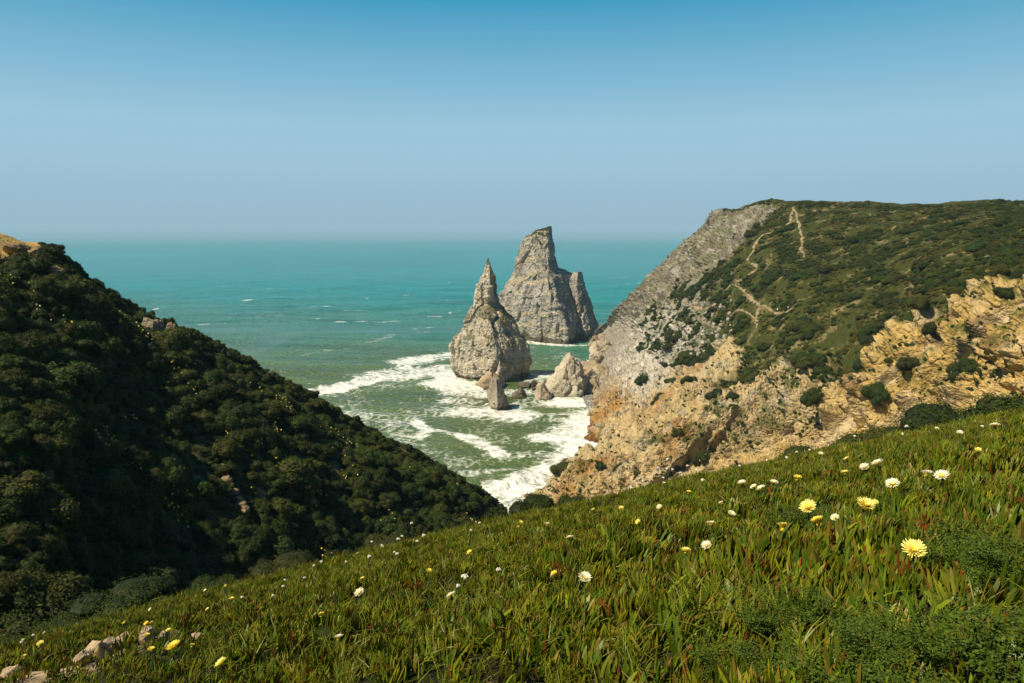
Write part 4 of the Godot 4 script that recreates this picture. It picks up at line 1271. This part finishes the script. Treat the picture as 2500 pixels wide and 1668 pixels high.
func petals_mesh(seed_: int, count: int, inner: Color, outer: Color, open: float) -> ArrayMesh:
	var r := RandomNumberGenerator.new()
	r.seed = seed_
	var v := PackedVector3Array()
	var c := PackedColorArray()
	var idx := PackedInt32Array()
	for i in count:
		var a := TAU * i / count + r.randfn() * 0.05
		var tier := i % 3
		var up := open + 0.3 * tier + r.randfn() * 0.08
		var l := r.randf_range(0.42, 0.52) * (1.0 - 0.1 * tier)
		var flat := Vector3(cos(a), 0, sin(a))
		var side := Vector3(-sin(a), 0, cos(a))
		var o := v.size()
		for q in 4:
			var f := q / 3.0
			var p := flat * (0.05 + l * f * cos(up * (1.15 - 0.3 * f))) + Vector3.UP * (l * f * sin(up * (1.15 - 0.3 * f)))
			var wd: float = [0.014, 0.02, 0.023, 0.014][q]
			v.append(p - side * wd); v.append(p + side * wd)
			var t := inner.lerp(outer, ss(0.3, 1.0, f))
			c.append(t); c.append(t)
		for q in 3:
			var b := o + q * 2
			idx.append_array([b, b + 1, b + 2, b + 1, b + 3, b + 2])
	return mesh_of(v, idx, c)

func disc_mesh(seed_: int) -> ArrayMesh:
	return boulder_mesh(seed_, Vector3(0.13, 0.09, 0.13), 6, 0.25, Color(0.85, 0.6, 0.06), -99.0, 8)

func cup_mesh() -> ArrayMesh:
	var v := PackedVector3Array()
	var c := PackedColorArray()
	var prof := [[0.02, -0.3], [0.07, -0.22], [0.13, -0.08], [0.12, 0.03], [0.04, 0.06]]
	for p in prof:
		for j in 9:
			var a := TAU * j / 8.0
			v.append(Vector3(cos(a) * p[0], p[1], sin(a) * p[0]))
			c.append(Color(0.3, 0.42, 0.1))
	return mesh_of(v, grid_index(9, 5), c)

func tube(from: Vector3, to: Vector3, r0: float, r1: float, tone: Color) -> ArrayMesh:
	var v := PackedVector3Array()
	var c := PackedColorArray()
	var d := (to - from).normalized()
	var s := d.cross(Vector3(0.3, 0.1, 0.9)).normalized()
	var u := s.cross(d)
	for i in 5:
		var f := i / 4.0
		for j in 6:
			var a := TAU * j / 5.0
			v.append(from.lerp(to, f) + Vector3(0.06, 0, 0.03) * (f * (1.0 - f)) * (to - from).length() + (s * cos(a) + u * sin(a)) * lerpf(r0, r1, f))
			c.append(tone)
	return mesh_of(v, grid_index(6, 5), c)

func build_flowers() -> void:
	var yellow := [petals_mesh(1, 126, Color(0.86, 0.66, 0.03), Color(0.88, 0.8, 0.26), 0.8), petals_mesh(2, 120, Color(0.84, 0.62, 0.02), Color(0.88, 0.76, 0.14), 1.0)]
	var cream := [petals_mesh(3, 96, Color(0.86, 0.7, 0.1), Color(0.9, 0.88, 0.76), 0.55), petals_mesh(4, 84, Color(0.84, 0.7, 0.2), Color(0.88, 0.85, 0.72), 0.8)]
	var disc := disc_mesh(6)
	var cup := cup_mesh()
	var which := {0: "largest yellow ice plant flower, open beside a red bud at the right", 1: "yellow ice plant flower, leftmost of the bright trio at the right", 2: "yellow ice plant flower lowest of the bright trio at the right", 3: "pale yellow ice plant flower above the bright pair at the right", 4: "wide pale yellow ice plant flower with a notch, right of the trio", 5: "cream ice plant flower above the wide notched yellow one", 16: "cream ice plant flower highest on the right edge of the slope", 23: "white petalled flower with yellow centre alone in the lower middle", 33: "bright yellow flower below the pale foreground stones", 34: "bright yellow flower right of the one below the foreground stones"}
	for i in FLOWERS.size():
		var k: Array = FLOWERS[i]
		var size: float = clampf(k[2], 0.045, 0.1) * 1.05
		var lift: float = 0.135 + 0.025 * (i % 3)
		var o := base("ice_plant_flower", Vector3(k[0], slope_y(k[0], k[1]), k[1]))
		var head_node := Node3D.new()
		head_node.name = "bloom"
		o.add_child(head_node)
		head_node.transform = Transform3D(Basis(Quaternion(Vector3.UP, Vector3(-0.3 + 0.35 * sin(i * 2.0), 1.0, 0.05 + 0.4 * cos(i * 3.0)).normalized())) * Basis(Vector3.UP, i * 1.1) * Basis.from_scale(Vector3.ONE * size), Vector3(0, lift, 0))
		var set_: Array = yellow if k[3] == 0 else cream
		put("corolla", set_[i % 2], M.petal, head_node)
		put("flower_centre", disc, M.petal, head_node)
		put("calyx", cup, M.green, head_node)
		put("stem", tube(Vector3(0, -0.01, 0), Vector3(0, lift - size * 0.2, 0), 0.004, 0.003, Color(0.3, 0.36, 0.12)), M.green, o)
		var kind := "yellow" if k[3] == 0 else "cream"
		if which.has(i): tag(o, which[i], "flower", "ice plant flowers on the near slope")
		else: tag(o, "small %s ice plant flower scattered over the near slope" % kind, "flower", "small %s ice plant flowers" % kind)
	# more blooms farther up the slope, smaller in view
	for i in 26:
		var r := rng.randf_range(4.0, 13.0)
		var a := -PI * 0.5 + rng.randf_range(-0.62, 0.62)
		var x := cos(a) * r
		var z := sin(a) * r
		var size := rng.randf_range(0.045, 0.07)
		var o := base("ice_plant_flower", Vector3(x, slope_y(x, z), z))
		var lift := 0.15
		var bloom := Node3D.new()
		bloom.name = "bloom"
		o.add_child(bloom)
		bloom.transform = Transform3D(Basis(Quaternion(Vector3.UP, Vector3(rng.randfn() * 0.4 - 0.2, 1.0, rng.randfn() * 0.4).normalized())) * Basis.from_scale(Vector3.ONE * size), Vector3(0, lift, 0))
		var gold := rng.randf() < 0.6
		put("corolla", (yellow if gold else cream)[i % 2], M.petal, bloom)
		put("flower_centre", disc, M.petal, bloom)
		put("calyx", cup, M.green, bloom)
		put("stem", tube(Vector3(0, -0.01, 0), Vector3(0, lift - size * 0.2, 0), 0.004, 0.003, Color(0.3, 0.36, 0.12)), M.green, o)
		var kind := "yellow" if gold else "cream"
		tag(o, "small %s ice plant flower scattered over the near slope" % kind, "flower", "small %s ice plant flowers" % kind)
	# thrift: round white heads on thin stalks along the brow
	var heads := []
	for i in 3: heads.append(shrub_mesh(600 + i, 10, 420, 0.3, 0.8, 1.0))
	for i in THRIFT.size():
		var k: Array = THRIFT[i]
		var o := base("thrift_flower", Vector3(k[0], slope_y(k[0], k[1]), k[1]))
		var h := put("flower_head", heads[i % 3], M.thrift, o)
		h.transform = Transform3D(Basis.from_scale(Vector3.ONE * k[3] * 0.55), Vector3(0.02 * sin(i * 2.3), k[2] - k[3] * 0.2, 0.0))
		put("stalk", tube(Vector3.ZERO, Vector3(0.02 * sin(i * 2.3), k[2], 0), 0.0022, 0.0018, Color(0.35, 0.34, 0.16)), M.green, o)
		var where := "left of the surf gap" if k[0] < 1.0 else "before the tan cliff"
		tag(o, "round white thrift flower on a thin stalk, " + where, "flower", "white thrift flowers " + where)
	# red leaf tufts and pale withered leaves
	for i in RED.size():
		var k: Array = RED[i]
		var o := put("red_ice_plant", sprig_mesh(640 + i, 12, 1.0, 1.1), M.succulent)
		var s: float = 1.1 if i > 0 else 1.8
		o.transform = upright(Vector3(k[0], slope_y(k[0], k[1]) + 0.02, k[1]), i * 1.4, Vector3(s, s, s))
		if i == 0: tag(o, "large tuft of red ice plant leaves right of the foreground stones", "plant")
		else: tag(o, "small tuft of orange red ice plant leaves in the green mat", "plant", "red tufts in the ice plant mat")
	# stones of the bare patch at the lower left
	var stone := ["largest pale foreground stone with a flat top", "pale foreground stone right of the largest one", "small pale stone right of the foreground pair", "long pale stone below and left of the largest one", "tan stone between the long stone and the largest one", "pale stone beside the red leaf tuft", "small pale stone below the red leaf tuft", "pale stone at the bottom left corner", "tan stone at the left of the bare patch"]
	for i in ROCKS_FG.size():
		var k: Array = ROCKS_FG[i]
		var s: float = k[2] * 0.6
		var o := put("foreground_stone", boulder_mesh(700 + i * 7, Vector3(s, s * 0.72, s * 0.8), 12, 0.12, Color(0.5, 0.38, 0.25), -99.0, 30), M.stone)
		o.position = Vector3(k[0], slope_y(k[0], k[1]) + s * 0.4, k[1])
		o.rotation_degrees = Vector3(0, i * 50, -12)
		tag(o, stone[i], "stone")

# ------------------------------------------------------------------ walkers on the headland
func capsule(p: Vector3, a: Vector3, b: Vector3, ra: float, rb: float) -> float:
	var ab := b - a
	var t := clampf((p - a).dot(ab) / maxf(ab.length_squared(), 1e-6), 0.0, 1.0)
	return p.distance_to(a + ab * t) - lerpf(ra, rb, t)

func person_mesh(bones: Array, cell: float) -> ArrayMesh:
	# bones: [from, to, radius, radius, colour]; one skin round all of them by surface nets
	var lo := Vector3(-0.5, -0.02, -0.5)
	var nx := int(1.0 / cell)
	var ny := int(1.95 / cell)
	var val := PackedFloat32Array()
	val.resize((nx + 1) * (ny + 1) * (nx + 1))
	var at := func(i, j, k): return (j * (nx + 1) + k) * (nx + 1) + i
	for j in ny + 1:
		for k in nx + 1:
			for i in nx + 1:
				var p := lo + Vector3(i, j, k) * cell
				var d := 9.0
				for b in bones:
					var e := capsule(p, b[0], b[1], b[2], b[3])
					var h := clampf(0.5 + 0.5 * (d - e) / 0.035, 0.0, 1.0)
					d = lerpf(d, e, h) - 0.035 * h * (1.0 - h)
				val[(j * (nx + 1) + k) * (nx + 1) + i] = d
	var v := PackedVector3Array()
	var c := PackedColorArray()
	var where := {}
	for j in ny:
		for k in nx:
			for i in nx:
				var sum := Vector3.ZERO
				var cnt := 0
				for e in [[0, 0, 0, 1, 0, 0], [0, 0, 0, 0, 1, 0], [0, 0, 0, 0, 0, 1], [1, 1, 1, 0, 1, 1], [1, 1, 1, 1, 0, 1], [1, 1, 1, 1, 1, 0], [1, 0, 0, 1, 1, 0], [1, 0, 0, 1, 0, 1], [0, 1, 0, 1, 1, 0], [0, 1, 0, 0, 1, 1], [0, 0, 1, 1, 0, 1], [0, 0, 1, 0, 1, 1]]:
					var a: float = val[at.call(i + e[0], j + e[1], k + e[2])]
					var b: float = val[at.call(i + e[3], j + e[4], k + e[5])]
					if (a < 0.0) != (b < 0.0):
						sum += Vector3(i + e[0], j + e[1], k + e[2]).lerp(Vector3(i + e[3], j + e[4], k + e[5]), a / (a - b))
						cnt += 1
				if cnt == 0: continue
				var p := lo + sum / cnt * cell
				where[Vector3i(i, j, k)] = v.size()
				v.append(p)
				var best := 9.0
				var tone := Color.BLACK
				for b in bones:
					var d := capsule(p, b[0], b[1], b[2], b[3])
					if d < best:
						best = d
						tone = b[4]
				c.append(tone)
	var idx := PackedInt32Array()
	for q in where:
		for ax in 3:
			var u := Vector3i(0, 0, 0); u[(ax + 1) % 3] = 1
			var w := Vector3i(0, 0, 0); w[(ax + 2) % 3] = 1
			var step := Vector3i(0, 0, 0); step[ax] = 1
			var a: float = val[at.call(q.x, q.y, q.z)]
			var b: float = val[at.call(q.x + step.x, q.y + step.y, q.z + step.z)]
			if (a < 0.0) == (b < 0.0) or not (where.has(q - u) and where.has(q - w) and where.has(q - u - w)): continue
			var f := [where[q], where[q - u], where[q - u - w], where[q - w]]
			if a < 0.0: idx.append_array([f[0], f[2], f[1], f[0], f[3], f[2]])
			else: idx.append_array([f[0], f[1], f[2], f[0], f[2], f[3]])
	return mesh_of(v, idx, c)

func build_walkers() -> void:
	var skin := Color(0.42, 0.25, 0.17)
	var looks := [[Color(0.03, 0.03, 0.05), Color(0.02, 0.02, 0.03), "person in dark clothes with a white bag walking on the headland path"], [Color(0.62, 0.6, 0.58), Color(0.04, 0.04, 0.06), "person in a pale top and dark trousers walking on the headland path"], [Color(0.6, 0.57, 0.52), Color(0.1, 0.1, 0.14), "person in a pale top alone, higher up the headland path"]]
	var spots := [[8.1, 2.44], [8.6, 2.44], [7.0, 2.66]]
	for i in 3:
		var top: Color = looks[i][0]
		var leg: Color = looks[i][1]
		var b := [[Vector3(0, 1.5, 0), Vector3(0, 1.64, 0.02), 0.055, 0.05, skin], [Vector3(0, 1.63, 0.03), Vector3(0, 1.7, 0.03), 0.085, 0.09, skin], [Vector3(0, 1.7, 0.0), Vector3(0, 1.73, -0.01), 0.1, 0.085, Color(0.03, 0.02, 0.015)],
			[Vector3(0, 1.0, 0), Vector3(0, 1.4, 0.02), 0.14, 0.17, top], [Vector3(-0.15, 1.42, 0), Vector3(0.15, 1.42, 0), 0.075, 0.075, top],
			[Vector3(-0.19, 1.42, 0), Vector3(-0.26, 1.16, -0.06), 0.06, 0.048, top], [Vector3(-0.26, 1.16, -0.06), Vector3(-0.24, 0.94, 0.1), 0.045, 0.034, top], [Vector3(0.19, 1.42, 0), Vector3(0.26, 1.16, 0.05), 0.06, 0.048, top], [Vector3(0.26, 1.16, 0.05), Vector3(0.24, 0.96, 0.2), 0.045, 0.034, top],
			[Vector3(-0.24, 0.92, 0.11), Vector3(-0.23, 0.8, 0.16), 0.036, 0.028, skin], [Vector3(0.24, 0.94, 0.22), Vector3(0.23, 0.83, 0.28), 0.036, 0.028, skin],
			[Vector3(-0.09, 0.95, 0), Vector3(-0.11, 0.5, 0.14), 0.105, 0.07, leg], [Vector3(-0.11, 0.5, 0.14), Vector3(-0.11, 0.09, 0.12), 0.065, 0.045, leg], [Vector3(0.09, 0.95, 0), Vector3(0.11, 0.5, -0.04), 0.105, 0.07, leg], [Vector3(0.11, 0.5, -0.04), Vector3(0.11, 0.1, -0.26), 0.065, 0.045, leg],
			[Vector3(-0.11, 0.05, 0.1), Vector3(-0.11, 0.04, 0.26), 0.05, 0.04, Color(0.05, 0.04, 0.03)], [Vector3(0.11, 0.07, -0.28), Vector3(0.11, 0.03, -0.14), 0.05, 0.04, Color(0.05, 0.04, 0.03)]]
		var o := base("person", on(head, spots[i][0], spots[i][1]) + Vector3(0, 0.25, 0), [2.0, 1.4, 0.3][i])
		put("body", person_mesh(b, 0.045), M.cloth, o)
		tag(o, looks[i][2], "person")
		if i == 0:
			var bag := put("shoulder_bag", boulder_mesh(77, Vector3(0.2, 0.26, 0.11), 8, 0.08, Color(0.75, 0.74, 0.72), -99.0, 10), M.cloth)
			bag.position = o.position + Vector3(0.05, 1.0, 0.3)
			tag(bag, "white bag carried by the person in dark clothes", "bag")

# ------------------------------------------------------------------ scene
const EXPOSURE := 1.45

# cloudless spring sky, the same all round: pale at the horizon, deep blue overhead
func clear_sky() -> Image:
	var steps := [[0.0, 0.325, 0.5, 0.605], [2.0, 0.325, 0.505, 0.62], [5.0, 0.345, 0.55, 0.68], [8.0, 0.335, 0.56, 0.71], [12.0, 0.2, 0.465, 0.65], [16.7, 0.055, 0.335, 0.545], [25.0, 0.028, 0.2, 0.4], [45.0, 0.015, 0.1, 0.25], [90.0, 0.009, 0.06, 0.17]]
	var im := Image.create(64, 1024, false, Image.FORMAT_RGBF)
	for y in 1024:
		var el := 90.0 - (y + 0.5) / 1024.0 * 180.0
		var c := Color(0.06, 0.2, 0.2)
		if el >= 0.0:
			for i in steps.size() - 1:
				var a: Array = steps[i]
				var b: Array = steps[i + 1]
				if el <= b[0]:
					var f: float = (el - a[0]) / (b[0] - a[0])
					c = Color(lerpf(a[1], b[1], f), lerpf(a[2], b[2], f), lerpf(a[3], b[3], f))
					break
		for x in 64: im.set_pixel(x, y, c)
	return im

func _ready() -> void:
	rng.seed = 7
	var cam := Camera3D.new()
	cam.name = "camera"
	add_child(cam)
	cam.position = Vector3(0, 85, 0)
	cam.rotation_degrees = Vector3(-8.26, 0, 0)
	cam.fov = 50.0
	cam.near = 0.05
	cam.far = 120000.0
	cam.current = true
	var sky_mat := PanoramaSkyMaterial.new()
	sky_mat.panorama = ImageTexture.create_from_image(clear_sky())
	sky_mat.energy_multiplier = 1.0 / EXPOSURE
	var sky := Sky.new()
	sky.sky_material = sky_mat
	var env := Environment.new()
	env.background_mode = Environment.BG_SKY
	env.sky = sky
	env.tonemap_mode = Environment.TONE_MAPPER_LINEAR
	env.tonemap_exposure = EXPOSURE
	env.fog_enabled = true
	env.fog_density = 0.00009
	env.fog_light_color = Color(0.72, 0.9, 1.0)
	env.sdfgi_enabled = true
	env.ssao_enabled = true
	env.ssil_enabled = true
	var we := WorldEnvironment.new()
	we.name = "world_environment"
	we.environment = env
	add_child(we)
	var sun := DirectionalLight3D.new()
	sun.name = "sun"
	sun.light_energy = 1.6
	sun.light_color = Color(1.0, 0.94, 0.82)
	sun.light_angular_distance = 0.5
	sun.shadow_enabled = true
	add_child(sun)
	sun.look_at_from_position(Vector3(-0.56, 0.78, 0.28) * 100.0, Vector3.ZERO)

	n_fbm = noise(FastNoiseLite.TYPE_SIMPLEX_SMOOTH, 0.01, 4, 3)
	n_soft = noise(FastNoiseLite.TYPE_SIMPLEX_SMOOTH, 0.01, 2, 4)
	n_ridge = noise(FastNoiseLite.TYPE_SIMPLEX_SMOOTH, 0.01, 4, 5)
	n_ridge.fractal_type = FastNoiseLite.FRACTAL_RIDGED
	n_crack = noise(FastNoiseLite.TYPE_SIMPLEX_SMOOTH, 0.01, 2, 8)
	n_crack.fractal_type = FastNoiseLite.FRACTAL_RIDGED
	n_cell = noise(FastNoiseLite.TYPE_CELLULAR, 0.01, 1, 6)
	n_cell.fractal_type = FastNoiseLite.FRACTAL_NONE
	n_cell.cellular_return_type = FastNoiseLite.RETURN_CELL_VALUE
	n_cell.cellular_jitter = 0.9

	var grain := gray_texture(noise(FastNoiseLite.TYPE_SIMPLEX_SMOOTH, 0.012, 6, 31), 1024, 0.68, 1.0)
	var crack := noise(FastNoiseLite.TYPE_SIMPLEX_SMOOTH, 0.01, 6, 32)
	crack.fractal_type = FastNoiseLite.FRACTAL_RIDGED
	var relief := gray_texture(crack, 1024, 1.0, 0.0, 1.4)
	var fine := gray_texture(noise(FastNoiseLite.TYPE_SIMPLEX_SMOOTH, 0.02, 6, 33), 512, 0.0, 1.0)
	M.cliff = rock_material(grain, relief, 26.0, 90.0)
	M.stack = rock_material(grain, relief, 24.0, 90.0)
	M.boulder = rock_material(grain, relief, 7.0, 35.0)
	M.pebble = rock_material(grain, fine, 2.0, 4.0)
	M.soil = rock_material(grain, fine, 5.0, 20.0)
	M.dirt = rock_material(grain, fine, 1.2, 3.0)
	M.stone = rock_material(grain, relief, 0.6, 2.0)
	M.leaf_tint = leaf_material(Color.WHITE, 0.7, 0.15)
	M.petal_tint = leaf_material(Color.WHITE, 0.6, 0.2)
	M.petal = leaf_material(Color.WHITE, 0.6, 0.3)
	M.green = leaf_material(lin(0.3, 0.34, 0.3), 0.5, 0.1)
	M.succulent = leaf_material(lin(0.275, 0.258, 0.14), 0.4, 0.34)
	M.herb = leaf_material(lin(0.19, 0.155, 0.08), 0.7, 0.2)
	M.red_leaf = leaf_material(lin(0.55, 0.08, 0.04), 0.45, 0.2)
	M.thrift = leaf_material(lin(0.95, 0.9, 0.88), 0.7, 0.2)
	M.cloth = leaf_material(Color.WHITE, 0.8, 0.0)

	build_sea()
	build_headland()
	build_hillside()
	build_slope()
	build_stacks()
	build_scrub()
	build_ground_cover()
	build_flowers()
	build_walkers()
